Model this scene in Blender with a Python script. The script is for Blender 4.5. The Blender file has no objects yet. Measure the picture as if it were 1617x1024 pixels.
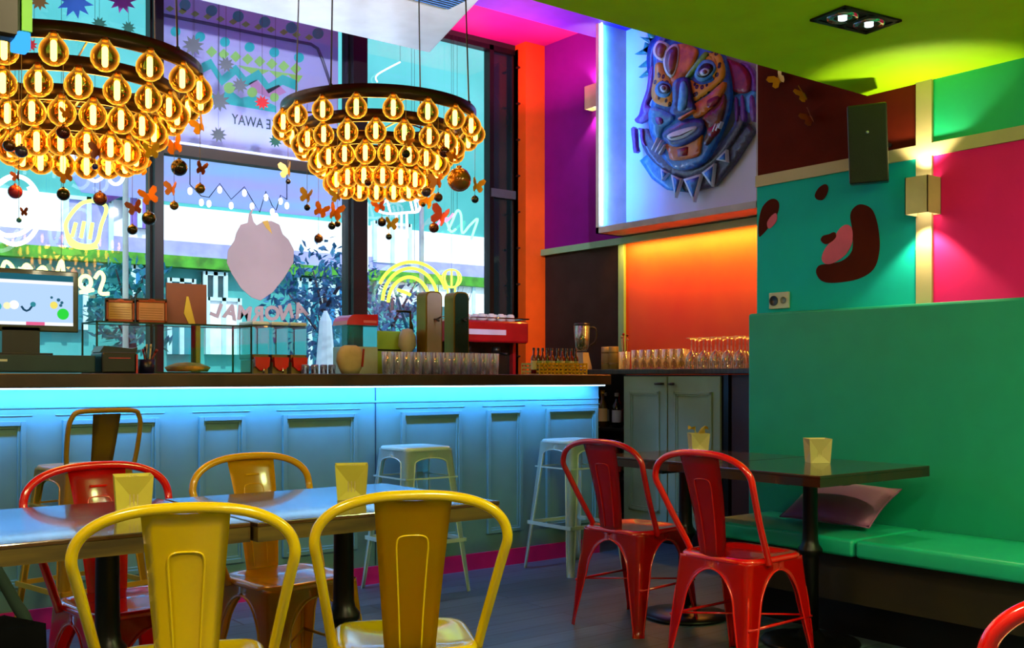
import bpy, bmesh, math, random
from mathutils import Vector, Matrix
random.seed(7)
scene = bpy.context.scene
COL = scene.collection
PI = math.pi
H = 1.12            # eye height
FPX = 1650.0
YAW = math.radians(37.9)
S, C = math.sin(YAW), math.cos(YAW)
HOR = 597.0

# ---------- camera-based measuring of the photograph (a pixel on a known plane -> a place in the room)
def uu(px): return (px - 808.5) / FPX
def onY(px, Y): return Y * (S + uu(px) * C) / (C - uu(px) * S)
def onX(px, X): return X * (C - uu(px) * S) / (S + uu(px) * C)
def depth(X, Y): return X * S + Y * C
def hgt(py, X, Y): return H + (HOR - py) * depth(X, Y) / FPX
def atY(px, py, Y):
    X = onY(px, Y); return Vector((X, Y, hgt(py, X, Y)))
def atX(px, py, X):
    Y = onX(px, X); return Vector((X, Y, hgt(py, X, Y)))
def mpp(X, Y): return depth(X, Y) / FPX

# ---------- materials
def lin(h):
    h = h.lstrip('#'); r = []
    for i in (0, 2, 4):
        v = int(h[i:i+2], 16) / 255
        r.append(v / 12.92 if v <= .04045 else ((v + .055) / 1.055) ** 2.4)
    return (r[0], r[1], r[2], 1)
MATS = {}
def mat(name, col, rough=.5, metal=0, var=.12, scale=6, bump=0, bscale=60, emit=None, es=0, coat=0, spec=.5, stretch=None, col2=None, sheen=0):
    if name in MATS: return MATS[name]
    m = bpy.data.materials.new(name); m.use_nodes = True
    nt = m.node_tree; p = nt.nodes['Principled BSDF']
    tc = nt.nodes.new('ShaderNodeTexCoord')
    mp = nt.nodes.new('ShaderNodeMapping'); nt.links.new(tc.outputs['Object'], mp.inputs[0])
    if stretch: mp.inputs['Scale'].default_value = stretch
    nz = nt.nodes.new('ShaderNodeTexNoise'); nz.inputs['Scale'].default_value = scale; nz.inputs['Detail'].default_value = 4
    nt.links.new(mp.outputs[0], nz.inputs['Vector'])
    rp = nt.nodes.new('ShaderNodeValToRGB'); c = lin(col)
    if col2: a, b = c, lin(col2)
    else:
        a = tuple(max(0, x * (1 - var)) for x in c[:3]) + (1,); b = tuple(min(1, x * (1 + var)) for x in c[:3]) + (1,)
    rp.color_ramp.elements[0].color = a; rp.color_ramp.elements[1].color = b
    rp.color_ramp.elements[0].position = .35; rp.color_ramp.elements[1].position = .65
    nt.links.new(nz.outputs['Fac'], rp.inputs[0]); nt.links.new(rp.outputs[0], p.inputs['Base Color'])
    p.inputs['Roughness'].default_value = rough; p.inputs['Metallic'].default_value = metal
    p.inputs['Specular IOR Level'].default_value = spec
    if coat: p.inputs['Coat Weight'].default_value = coat; p.inputs['Coat Roughness'].default_value = .06
    if sheen: p.inputs['Sheen Weight'].default_value = sheen
    if bump:
        n2 = nt.nodes.new('ShaderNodeTexNoise'); n2.inputs['Scale'].default_value = bscale
        nt.links.new(mp.outputs[0], n2.inputs['Vector'])
        b = nt.nodes.new('ShaderNodeBump'); b.inputs['Strength'].default_value = bump; b.inputs['Distance'].default_value = .004
        nt.links.new(n2.outputs['Fac'], b.inputs['Height']); nt.links.new(b.outputs[0], p.inputs['Normal'])
    if emit:
        p.inputs['Emission Color'].default_value = lin(emit); p.inputs['Emission Strength'].default_value = es
    MATS[name] = m; return m
def glow(name, col, s):
    if name in MATS: return MATS[name]
    m = bpy.data.materials.new(name); m.use_nodes = True; nt = m.node_tree
    for n in list(nt.nodes): nt.nodes.remove(n)
    e = nt.nodes.new('ShaderNodeEmission'); o = nt.nodes.new('ShaderNodeOutputMaterial')
    e.inputs[0].default_value = lin(col); e.inputs[1].default_value = s
    nt.links.new(e.outputs[0], o.inputs[0]); MATS[name] = m; return m
def glass(name, tint='#ffffff', edge='#ffffff', gloss=.12, emit=None, es=0, blend=.35, edgeamt=.5, rough=.02, power=1.6):
    """thin-walled glass: mostly see-through, rim catches light, or glows where emit is given"""
    if name in MATS: return MATS[name]
    m = bpy.data.materials.new(name); m.use_nodes = True; nt = m.node_tree
    for n in list(nt.nodes): nt.nodes.remove(n)
    N = nt.nodes.new; L = nt.links.new
    o = N('ShaderNodeOutputMaterial'); t = N('ShaderNodeBsdfTransparent'); t.inputs[0].default_value = lin(tint)
    g = N('ShaderNodeBsdfGlossy'); g.inputs[0].default_value = lin(edge); g.inputs['Roughness'].default_value = rough
    d = N('ShaderNodeBsdfTranslucent'); d.inputs[0].default_value = lin(edge)
    fr = N('ShaderNodeLayerWeight'); fr.inputs[0].default_value = blend
    mth = N('ShaderNodeMath'); mth.operation = 'MULTIPLY_ADD'; mth.inputs[1].default_value = 1 - gloss; mth.inputs[2].default_value = gloss
    L(fr.outputs['Fresnel'], mth.inputs[0])
    mx = N('ShaderNodeMixShader'); L(mth.outputs[0], mx.inputs[0]); L(t.outputs[0], mx.inputs[1]); L(g.outputs[0], mx.inputs[2])
    last = mx
    if edgeamt:
        pw = N('ShaderNodeMath'); pw.operation = 'POWER'; pw.inputs[1].default_value = power; L(fr.outputs['Facing'], pw.inputs[0])
        f2 = N('ShaderNodeMath'); f2.operation = 'MULTIPLY'; f2.inputs[1].default_value = edgeamt
        L(pw.outputs[0], f2.inputs[0])
        m2 = N('ShaderNodeMixShader'); L(f2.outputs[0], m2.inputs[0]); L(last.outputs[0], m2.inputs[1])
        if emit:
            e = N('ShaderNodeEmission'); e.inputs[0].default_value = lin(emit); e.inputs[1].default_value = es
            L(e.outputs[0], m2.inputs[2])
        else: L(d.outputs[0], m2.inputs[2])
        last = m2
    L(last.outputs[0], o.inputs[0]); MATS[name] = m; return m

def film_mat(name, col, col2=None, scale=1.5, tr=.35):
    """thin film or cloth: daylight shines through it"""
    m = mat(name, col, .6, col2=col2, scale=scale); nt = m.node_tree; p = nt.nodes['Principled BSDF']; o = nt.nodes['Material Output']
    src = p.inputs['Base Color'].links[0].from_socket
    t = nt.nodes.new('ShaderNodeBsdfTranslucent'); nt.links.new(src, t.inputs[0])
    x = nt.nodes.new('ShaderNodeMixShader'); x.inputs[0].default_value = tr
    nt.links.new(p.outputs[0], x.inputs[1]); nt.links.new(t.outputs[0], x.inputs[2]); nt.links.new(x.outputs[0], o.inputs[0]); return m
# ---------- mesh building
class MB:
    def __init__(s): s.bm = bmesh.new(); s.mats = []
    def mi(s, m):
        if m is None: return 0
        if m not in s.mats: s.mats.append(m)
        return s.mats.index(m)
    def _fin(s, vs, M, m, smooth=False):
        fs = {f for v in vs for f in v.link_faces}
        k = s.mi(m)
        for f in fs: f.material_index = k; f.smooth = smooth
        if M is not None: bmesh.ops.transform(s.bm, matrix=M, verts=vs)
        return vs
    def box(s, c, d, m=None, bev=0, M=None, rot=None):
        r = bmesh.ops.create_cube(s.bm, size=1); vs = r['verts']
        bmesh.ops.scale(s.bm, vec=Vector(d), verts=vs)
        if bev:
            es = list({e for v in vs for e in v.link_edges})
            bb = bmesh.ops.bevel(s.bm, geom=es, offset=bev, segments=2, affect='EDGES', profile=.5)
            vs = list({v for f in bb['faces'] for v in f.verts} | {v for v in vs if v.is_valid})
        if rot is not None: bmesh.ops.transform(s.bm, matrix=rot, verts=vs)
        bmesh.ops.translate(s.bm, vec=Vector(c), verts=vs)
        return s._fin(vs, M, m)
    def b2(s, lo, hi, m=None, bev=0, M=None):
        lo, hi = Vector(lo), Vector(hi)
        return s.box((lo + hi) / 2, [abs(x) for x in (hi - lo)], m, bev, M)
    def lathe(s, prof, m=None, seg=20, M=None, smooth=True, c=(0, 0, 0), closed=False):
        rings = []; vs = []
        for r, z in prof:
            ring = []
            if r < 1e-5: v = s.bm.verts.new((c[0], c[1], c[2] + z)); ring = [v]
            else:
                for k in range(seg):
                    a = 2 * PI * k / seg; ring.append(s.bm.verts.new((c[0] + r * math.cos(a), c[1] + r * math.sin(a), c[2] + z)))
            rings.append(ring); vs += ring
        prs = list(zip(rings, rings[1:])) + ([(rings[-1], rings[0])] if closed else [])
        for A, B in prs:
            for k in range(seg):
                k2 = (k + 1) % seg
                q = [A[k % len(A)], A[k2 % len(A)], B[k2 % len(B)], B[k % len(B)]]
                u = []
                for v in q:
                    if v not in u: u.append(v)
                if len(u) > 2:
                    try: s.bm.faces.new(u)
                    except ValueError: pass
        return s._fin(vs, M, m, smooth)
    def tube(s, pts, r, m=None, seg=8, M=None, closed=False, smooth=True, caps=True):
        pts = [Vector(p) for p in pts]; n = len(pts); rings = []; vs = []
        rr = r if isinstance(r, (list, tuple)) else [r] * n
        up = None
        for i, p in enumerate(pts):
            if closed: t = pts[(i + 1) % n] - pts[i - 1]
            else: t = pts[min(i + 1, n - 1)] - pts[max(i - 1, 0)]
            if t.length < 1e-9: t = Vector((0, 0, 1))
            t.normalize()
            if up is None:
                up = Vector((0, 0, 1)) if abs(t.z) < .9 else Vector((1, 0, 0))
            a = t.cross(up)
            if a.length < 1e-4: a = t.cross(Vector((0, 1, .3)))
            a.normalize(); b = a.cross(t); b.normalize(); up = b
            ring = [s.bm.verts.new(p + (a * math.cos(2 * PI * k / seg) + b * math.sin(2 * PI * k / seg)) * rr[i]) for k in range(seg)]
            rings.append(ring); vs += ring
        prs = list(zip(rings, rings[1:])) + ([(rings[-1], rings[0])] if closed else [])
        for A, B in prs:
            for k in range(seg):
                try: s.bm.faces.new([A[k], A[(k + 1) % seg], B[(k + 1) % seg], B[k]])
                except ValueError: pass
        if caps and not closed:
            s.bm.faces.new(rings[0][::-1]); s.bm.faces.new(rings[-1])
        return s._fin(vs, M, m, smooth)
    def sphere(s, c, r, m=None, seg=14, M=None, sc=(1, 1, 1)):
        q = bmesh.ops.create_uvsphere(s.bm, u_segments=seg, v_segments=max(6, seg * 2 // 3), radius=r); vs = q['verts']
        bmesh.ops.scale(s.bm, vec=Vector(sc), verts=vs); bmesh.ops.translate(s.bm, vec=Vector(c), verts=vs)
        return s._fin(vs, M, m, True)
    def prism(s, poly, th, m=None, M=None):
        """poly in XY plane, extruded along +Z by th, then M"""
        a = [s.bm.verts.new((p[0], p[1], 0)) for p in poly]; b = [s.bm.verts.new((p[0], p[1], th)) for p in poly]
        n = len(poly)
        s.bm.faces.new(a[::-1]); s.bm.faces.new(b)
        for i in range(n): s.bm.faces.new([a[i], a[(i + 1) % n], b[(i + 1) % n], b[i]])
        return s._fin(a + b, M, m)
    def grid(s, rows, m=None, M=None, smooth=True, th=0):
        vr = [[s.bm.verts.new(p) for p in r] for r in rows]; fs = []
        for A, B in zip(vr, vr[1:]):
            for i in range(len(A) - 1): fs.append(s.bm.faces.new([A[i], A[i + 1], B[i + 1], B[i]]))
        vs = [v for r in vr for v in r]
        s._fin(vs, None, m, smooth)
        if th:
            g = bmesh.ops.solidify(s.bm, geom=fs, thickness=th)
            vs = list({v for f in fs if f.is_valid for v in f.verts} | {v for x in g['geom'] if isinstance(x, bmesh.types.BMFace) for v in x.verts})
            for v in vs:
                for f in v.link_faces: f.smooth = smooth; f.material_index = s.mi(m)
        if M is not None: bmesh.ops.transform(s.bm, matrix=M, verts=vs)
        return vs
    def build(s, name, m=None, parent=None, loc=None, bevel=0, nrm=True):
        if nrm: bmesh.ops.recalc_face_normals(s.bm, faces=s.bm.faces[:])
        me = bpy.data.meshes.new(name); s.bm.to_mesh(me); s.bm.free()
        for x in (s.mats or ([m] if m else [])): me.materials.append(x)
        o = bpy.data.objects.new(name, me); COL.objects.link(o)
        if parent: o.parent = parent
        if loc is not None: o.location = loc
        if bevel:
            b = o.modifiers.new('bevel', 'BEVEL'); b.width = bevel; b.segments = 2; b.limit_method = 'ANGLE'
        return o
def tag(o, label=None, cat=None, group=None, kind=None):
    if label: o['label'] = label
    if cat: o['category'] = cat
    if group: o['group'] = group
    if kind: o['kind'] = kind
    return o
def thing(name, label, cat, loc=(0, 0, 0), rz=0, group=None):
    o = bpy.data.objects.new(name, None); COL.objects.link(o); o.empty_display_size = .1
    o.location = loc; o.rotation_euler = (0, 0, rz); return tag(o, label, cat, group)
def struct(name, mb, m=None, parent=None, **k):
    o = mb.build(name, m, parent, **k)
    if parent is None: o['kind'] = 'structure'
    return o
def copy_tree(o, parent=None):
    c = o.copy(); COL.objects.link(c)
    if parent: c.parent = parent
    for ch in list(o.children): copy_tree(ch, c)
    return c
def RZ(a): return Matrix.Rotation(a, 4, 'Z')
def RX(a): return Matrix.Rotation(a, 4, 'X')
def RY(a): return Matrix.Rotation(a, 4, 'Y')
def T(x, y=None, z=None): return Matrix.Translation(Vector(x) if y is None else Vector((x, y, z)))
def basis(o, x, y, z):
    M = Matrix.Identity(4)
    for i in range(3): M[i][0] = x[i]; M[i][1] = y[i]; M[i][2] = z[i]; M[i][3] = o[i]
    return M
def text_mesh(name, txt, size, m, M, ext=.002, parent=None, bold=0):
    cu = bpy.data.curves.new(name, 'FONT'); cu.body = txt; cu.size = size; cu.extrude = ext; cu.offset = bold
    cu.align_x = 'CENTER'; cu.align_y = 'CENTER'; cu.resolution_u = 3
    tmp = bpy.data.objects.new('tmp_text', cu); COL.objects.link(tmp)
    dg = bpy.context.evaluated_depsgraph_get(); me = bpy.data.meshes.new_from_object(tmp.evaluated_get(dg))
    bpy.data.objects.remove(tmp); bpy.data.curves.remove(cu)
    me.transform(M); me.name = name
    if M.determinant() < 0: me.flip_normals()
    me.materials.clear(); me.materials.append(m)
    o = bpy.data.objects.new(name, me); COL.objects.link(o)
    if parent: o.parent = parent
    return o
def smooth_curve(pts, n=6, closed=False):
    P = [Vector(p) for p in pts]; out = []; N = len(P)
    rng = range(N if closed else N - 1)
    for i in rng:
        p0 = P[i - 1] if (i > 0 or closed) else P[0]; p1 = P[i]; p2 = P[(i + 1) % N]; p3 = P[(i + 2) % N] if (closed or i + 2 < N) else P[-1]
        for k in range(n):
            t = k / n
            out.append(.5 * ((2 * p1) + (p2 - p0) * t + (2 * p0 - 5 * p1 + 4 * p2 - p3) * t * t + (3 * p1 - p0 - 3 * p2 + p3) * t ** 3))
    if not closed: out.append(P[-1])
    return out
def light(name, kind, loc, power, col, size=.1, rot=(0, 0, 0), sy=None, angle=None, blend=.5, spread=None):
    d = bpy.data.lights.new(name, kind); d.energy = power; d.color = lin(col)[:3]
    if kind == 'AREA':
        d.size = size
        if sy: d.shape = 'RECTANGLE'; d.size_y = sy
        if spread: d.spread = spread
    elif kind == 'SPOT': d.spot_size = angle; d.spot_blend = blend; d.shadow_soft_size = size
    elif kind == 'SUN': d.angle = size
    else: d.shadow_soft_size = size
    o = bpy.data.objects.new(name, d); COL.objects.link(o); o.location = loc; o.rotation_euler = rot
    return o

# ================================================================ camera
cam = bpy.data.cameras.new('camera'); cam.sensor_width = 36; cam.lens = 36 * FPX / 1617
cam.shift_y = (HOR - 512) / 1617; cam.shift_x = 0; cam.clip_start = .05
co = bpy.data.objects.new('camera', cam); COL.objects.link(co)
co.location = (0, 0, H); co.rotation_euler = (PI / 2, 0, -YAW); scene.camera = co

# ================================================================ room shell
XW, YW = 5.60, 6.90          # far right wall plane, window plane
XT, YT = 4.38, 3.53          # nearer teal wall plane and where it ends
ZL, ZH = 2.46, 3.90
m_floor = bpy.data.materials.new('floor_planks'); m_floor.use_nodes = True
nt = m_floor.node_tree; p = nt.nodes['Principled BSDF']; tc = nt.nodes.new('ShaderNodeTexCoord')
br = nt.nodes.new('ShaderNodeTexBrick'); br.inputs['Scale'].default_value = 1; br.inputs['Brick Width'].default_value = 1.3
br.inputs['Row Height'].default_value = .14; br.inputs['Mortar Size'].default_value = .004
br.inputs['Color1'].default_value = lin('#465860'); br.inputs['Color2'].default_value = lin('#34464e'); br.inputs['Mortar'].default_value = lin('#15181b')
nz = nt.nodes.new('ShaderNodeTexNoise'); nz.inputs['Scale'].default_value = 8; nz.inputs['Detail'].default_value = 6
mp = nt.nodes.new('ShaderNodeMapping'); mp.inputs['Scale'].default_value = (.6, 9, 1)
nt.links.new(tc.outputs['Object'], br.inputs[0]); nt.links.new(tc.outputs['Object'], mp.inputs[0]); nt.links.new(mp.outputs[0], nz.inputs[0])
mx = nt.nodes.new('ShaderNodeMixRGB'); mx.blend_type = 'OVERLAY'; mx.inputs[0].default_value = .8
nt.links.new(br.outputs[0], mx.inputs[1]); nt.links.new(nz.outputs['Fac'], mx.inputs[2]); nt.links.new(mx.outputs[0], p.inputs['Base Color'])
p.inputs['Roughness'].default_value = .38
b = MB(); b.b2((-1.2, -2.2, -.1), (5.7, 7.0, 0)); struct('floor', b, m_floor)

M_lime = mat('lime_paint', '#b4f200', .7, var=.04, spec=.2)
M_mag = mat('magenta_paint', '#c2187c', .6, var=.05)
M_purple = mat('purple_paint', '#7c0c86', .75, var=.05, spec=.15)
M_orange = mat('orange_paint', '#f25c08', .55, var=.05)
M_orange2 = mat('orange_red_paint', '#d53a08', .55, col2='#e05a06', scale=1.2)
M_gray = mat('charcoal_paint', '#382c2a', .8, spec=.15)
M_brown = mat('brown_paint', '#5a1402', .8, spec=.12)
M_teal = mat('teal_paint', '#06b4b0', .7, var=.04, spec=.2)
M_green = mat('green_paint', '#0bb07c', .55, var=.04)
M_pink = mat('pink_paint', '#ee1c74', .7, var=.04, spec=.2)
M_trim = mat('beige_trim', '#b9a77c', .5, var=.05)
M_trimg = mat('pale_green_trim', '#86b98f', .5, var=.05)
M_dark = mat('black_metal', '#0c0b0a', .35, .3)
M_darkfr = mat('dark_frame', '#241c18', .4)
M_cream = mat('cream_wall', '#8a8f86', .7)

b = MB(); b.b2((-1.2, -2.2, ZL), (XT, 2.88, ZL + .12), M_lime); struct('ceiling', b)
b = MB(); b.b2((-1.2, 2.88, ZH), (5.7, 7.0, ZH + .1), M_mag)
b.b2((-1.2, 2.80, ZL + .12), (XT + .02, 2.88, ZH), M_lime); struct('ceiling_high', b)
b = MB(); b.b2((-1.2, 5.55, ZH - .13), (5.6, 6.02, ZH), mat('violet_led_tint', '#5a2ad0', .6)); struct('trim_1', b)  # violet LED light put into the strip's own colour
# right wall, near part, with painted fields
b = MB()
b.b2((XT, -2.2, 0), (XT + .12, YT, ZH), M_brown)
b.b2((XT, YT - .01, 0), (5.7, YT + .1, ZH), M_brown) if False else None
yv0, yv1 = onX(1475, XT), onX(1450, XT)
e = .006
b.b2((XT - e, yv1, 0), (XT + .01, YT, 2.12), M_teal)
b.b2((XT - e, -2.2, 0), (XT + .01, yv0, 2.12), M_pink)
b.b2((XT - e, -2.2, 2.17), (XT + .01, yv0, ZL), M_green)
wall_right = struct('wall_right', b)
b = MB(); b.b2((XT + .12, YT - .12, 0), (5.6, YT, ZH), M_gray); struct('wall_right_return', b)
b = MB(); b.b2((XT - .02, yv0, .45), (XT - .0061, yv1, ZL)); struct('trim_2', b, M_trim)
b = MB(); b.b2((XT - .02, yv1, 2.117), (XT - .0061, YT, 2.175)); struct('trim_3', b, M_trim)
b = MB(); b.b2((XT - .02, -2.2, 2.117), (XT - .0061, yv0, 2.175)); struct('trim_4', b, M_trim)
# far right wall
b = MB(); b.b2((XW, YT - .1, 0), (XW + .1, 7.0, ZH), M_gray)
yt = onX(985, XW)
b.b2((XW - .006, yt, 2.19), (XW + .01, YW, ZH), M_purple)
b.b2((XW - .006, YT, 1.0), (XW + .01, yt - .03, 2.15), M_orange2)
struct('wall_far', b)
b = MB(); b.b2((XW - .05, YT, 2.14), (XW - .007, YW - .16, 2.19)); struct('trim_5', b, M_trimg)
b = MB(); b.b2((XW - .03, yt - .03, 1.2), (XW - .0065, yt + .03, 2.14)); struct('trim_6', b, M_trimg)
# orange reveal pillar beside the window
b = MB(); b.b2((5.39, 6.74, 0), (5.60, 6.90, ZH), M_orange); struct('wall_pillar', b)
# window wall: low wall and everything left / behind
b = MB(); b.b2((-1.2, YW - .02, 0), (5.6, YW + .12, 1.0)); struct('wall_window', b, M_cream)
b = MB(); b.b2((-1.3, -2.2, 0), (-1.2, 7.0, ZH)); struct('wall_left', b, M_cream)
b = MB(); b.b2((-1.3, -2.3, 0), (5.7, -2.2, ZH)); struct('wall_back', b, mat('warm_wall', '#b98a3e', .7))
b = MB(); b.b2((-1.2, YW - .02, 3.86), (5.39, YW + .12, ZH)); struct('trim_7', b, M_darkfr)
M_frame = mat('window_frame_paint', '#130e0c', .4, spec=.25)
# windows: panes between mullions
xs = [-1.2, onY(238, YW), onY(252, YW), onY(550, YW), onY(572, YW), onY(773, YW), onY(823, YW), 5.39]
M_pane = glass('window_glass', '#f2fbfb', '#ffffff', .03, edgeamt=0, blend=.1)
M_panedark = mat('dark_pane', '#16262a', .12, var=.3, scale=1.5)
def win(name, x0, x1, transom, pm, fw=.03):
    r = thing(name, None, None); r['kind'] = 'structure'
    q = MB(); q.b2((x0, YW + .02, 1.0), (x1, YW + .026, 3.86)); q.build('window_pane', pm, r)
    q = MB()
    for a in (x0, x1 - fw): q.b2((a, YW - .02, 1.0), (a + fw, YW + .06, 3.86))
    q.b2((x0, YW - .02, 1.0), (x1, YW + .06, 1.04)); q.b2((x0, YW - .02, 3.82), (x1, YW + .06, 3.86))
    q.build('window_frame', M_frame, r)
    if transom:
        q = MB(); q.b2((x0, YW - .03, 2.61), (x1, YW + .06, 2.68)); q.build('transom', transom, r)
win('window_1', xs[0], xs[1], None, M_pane, .012)
win('window_2', xs[2], xs[3], mat('transom_paint', '#2a1c12', .6), M_pane, .012)
win('window_3', xs[4], xs[5], None, M_pane, .012)
win('window_4', xs[5], xs[6], mat('steel_rail', '#4f5560', .4), M_panedark, .03)
for i, (a, c_) in enumerate(((1, 2), (3, 4))):
    b = MB(); b.b2((xs[a], YW - .08, 1.0), (xs[c_], YW + .1, 3.86)); struct('trim_%d' % (8 + i), b, M_frame)
b = MB(); b.b2((xs[6], YW - .06, 0), (5.39, YW + .1, 3.86))
for k in range(9): b.box((5.38, YW - .075, 1.3 + .3 * k), (.03, .03, .012))
struct('trim_10', b, mat('brown_post', '#3b1208', .4))
# the building above and the roof that shades the room
b = MB(); b.b2((-1.3, -2.3, ZH + .1), (5.7, 7.0, ZH + .3)); b.b2((XT + .12, -2.3, 0), (XT + .22, YT - .12, ZH))
struct('wall_outer', b, M_cream)
# ================================================================ bar counter
YB = 4.95
M_bar = mat('bar_grey_green_paint', '#5c8882', .42, var=.05)
M_top = mat('dark_wood_top', '#2b1c10', .35, col2='#43301d', scale=5, stretch=(1, 12, 1))
bar = thing('bar_counter', 'long grey-blue panelled bar counter with dark top under the window', 'bar counter', (0, YB, 0))
xe = onY(945, YB)
b = MB(); b.b2((-1.15, 0, .09), (xe, .5, 1.07)); b.b2((-1.15, -.005, .985), (xe, 0, .995)); b.build('body', M_bar, bar)
b = MB(); b.b2((-1.15, -.10, 1.075), (xe + .02, .58, 1.14), bev=.006); b.build('countertop', M_top, bar)
b = MB(); b.b2((-1.15, -.012, 0), (xe, .3, .095)); b.build('baseboard', mat('pink_baseboard', '#c4126a', .4), bar)
M_led = glow('led_strip_blue', '#9fdcff', 9)
b = MB(); b.b2((-1.1, -.085, 1.069), (xe - .02, -.075, 1.0745)); b.build('led_strip', M_led, bar)
b = MB(); b.b2((onY(592, YB), -.004, .1), (onY(592, YB) + .006, 0, 1.07)); b.build('joint_strip', mat('joint_dark', '#24404a', .5), bar)
for px0, px1 in ((-230, -95), (-60, 40), (98, 250), (313, 386), (445, 562), (632, 727), (768, 823), (861, 941)):
    x0, x1 = onY(px0, YB), onY(px1, YB); z0, z1 = .20, .93
    q = MB()
    def fr(x0, x1, z0, z1, w, d):
        q.b2((x0, -d, z0), (x0 + w, 0, z1)); q.b2((x1 - w, -d, z0), (x1, 0, z1))
        q.b2((x0 + w, -d, z0), (x1 - w, 0, z0 + w)); q.b2((x0 + w, -d, z1 - w), (x1 - w, 0, z1))
    fr(x0, x1, z0, z1, .022, .02); fr(x0 + .022, x1 - .022, z0 + .022, z1 - .022, .012, .010)
    q.b2((x0 - .03, -.004, z1 + .020), (x1 + .03, 0, z1 + .026))
    q.build('panel', M_bar, bar, bevel=.004)

# back working counter under the window
r = thing('back_counter', 'dark work counter under the window behind the bar', 'counter', (0, 6.45, 0))
b = MB(); b.b2((-1.15, -.3, 0), (5.35, .42, 1.02)); b.build('cabinet_body', M_gray, r)
b = MB(); b.b2((-1.15, -.33, 1.02), (5.37, .42, 1.06)); b.build('worktop', M_top, r)

# ================================================================ side cabinet with glasses
XC = 5.12
r = thing('side_worktop', 'dark wooden worktop along the orange wall carrying glasses', 'worktop', (XC, 4.8, 0))
b = MB(); b.b2((-.04, -1.24, 1.145), (.43, 1.1, 1.18), bev=.004); b.build('worktop', M_top, r)
M_cab = mat('cabinet_grey_green', '#84a080', .45, var=.05)
c0, c1 = onX(1150, XC), onX(985, XC)
r = thing('side_cabinet', 'grey-green two-door cabinet between the bar and the banquette', 'cabinet', (XC, 0, 0))
b = MB(); b.b2((0, c0, .10), (.42, c1, 1.14)); b.b2((.04, c0, 0), (.42, c1, .10), M_dark); b.build('body', M_cab, r)
mid = onX(1057, XC)
for y0, y1, kn in ((c0 + .05, mid - .006, 1), (mid + .006, c1 - .02, 0)):
    q = MB(); q.b2((-.02, y0, .13), (-.002, y1, 1.13))
    for w, d, o_ in ((.02, .014, .06), (.012, .008, .08)):
        a0, a1, z0, z1 = y0 + o_, y1 - o_, .13 + o_ + .02, 1.13 - o_ - .04
        q.b2((-.02 - d, a0, z0), (-.02, a0 + w, z1)); q.b2((-.02 - d, a1 - w, z0), (-.02, a1, z1))
        q.b2((-.02 - d, a0, z0), (-.02, a1, z0 + w)); q.b2((-.02 - d, a0, z1 - w), (-.02, a1, z1))
    d_ = q.build('door', M_cab, r, bevel=.003)
    q = MB(); yk = y1 - .03 if kn else y0 + .03
    q.tube([(-.02, yk, 1.08), (-.045, yk, 1.08), (-.05, yk + (-.05 if kn else .05), 1.08)], .008); q.build('handle', mat('pewter', '#4a4a44', .3, .9), d_)
# open bottle shelves left of the cabinet
r = thing('bottle_shelf', 'dark open shelving in the gap between bar end and cabinet', 'shelf', (XC, 0, 0))
b = MB(); b.b2((.38, c1 + .01, 0), (.42, 6.1, 1.14), M_dark)
for z in (.08, .38, .74): b.b2((.02, c1 + .01, z), (.38, 6.1, z + .02), M_dark)
b.b2((0, 6.08, 0), (.38, 6.10, 1.14), M_dark); b.build('shelf_unit', None, r)
# brown curtain-like fridge side right of the cabinet
r = thing('brown_cupboard', 'dark brown cupboard side in the gap beside the banquette end', 'cupboard', (XC + .02, 0, 0))
b = MB(); b.b2((0, 3.58, 0), (.40, c0 - .01, 1.14)); b.b2((-.012, 3.6, .05), (0, 3.9, 1.1)); b.b2((-.012, 3.92, .05), (0, c0 - .03, 1.1)); b.build('cupboard_body', mat('dark_brown_wood', '#33180b', .5), r)

# ================================================================ metal chair
def corner_sheet(mb, sx, sy, L, zt, foot, arch_w, arch_b, wl0, wl1, m=None, Ltop=None, rc=.032, th=.003, zarch=None):
    """one pressed sheet leg: corner angle that flares into half of each apron"""
    rows = []; n = 22; zA = zarch
    for i in range(n + 1):
        if i <= 4: z = zt - (zt - zA) * i / 4
        elif i <= 14: z = zA - arch_b * (1 - math.cos((i - 4) / 10 * PI / 2))
        else: z = (zA - arch_b) * (1 - (i - 14) / (n - 14))
        t = (zt - z) / zt
        cx, cy = L + (foot[0] - L) * t, L + (foot[1] - L) * t
        if z >= zA - 1e-6: wx, wy = cx, cy
        else:
            d = min(zA - z, arch_b)
            k = math.sqrt(max(0, 1 - ((arch_b - d) / arch_b) ** 2))
            wf = wl0 + (wl1 - wl0) * max(0, (zA - arch_b - z)) / max(1e-6, zA - arch_b)
            wx = cx - (cx - wf) * k; wy = cy - (cy - wf) * k
        wx, wy = max(wx, rc * 1.02), max(wy, rc * 1.02)
        row = []
        for k in range(4): row.append((cx - wx + (wx - rc) * k / 4, cy))
        for k in range(6):
            a = PI / 2 * (1 - k / 5); row.append((cx - rc + rc * math.cos(a), cy - rc + rc * math.sin(a)))
        for k in range(1, 5): row.append((cx, cy - rc - (wy - rc) * k / 4))
        # a pressed groove on the corner of the leg
        rows.append([(sx * a_, sy * b_, z) for a_, b_ in row])
    mb.grid(rows, m, th=th)
    # rolled rim following the arch
    mb.tube([r_[0] for r_ in rows[3:]], .004, m, seg=6); mb.tube([r_[-1] for r_ in rows[3:]], .004, m, seg=6)
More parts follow.
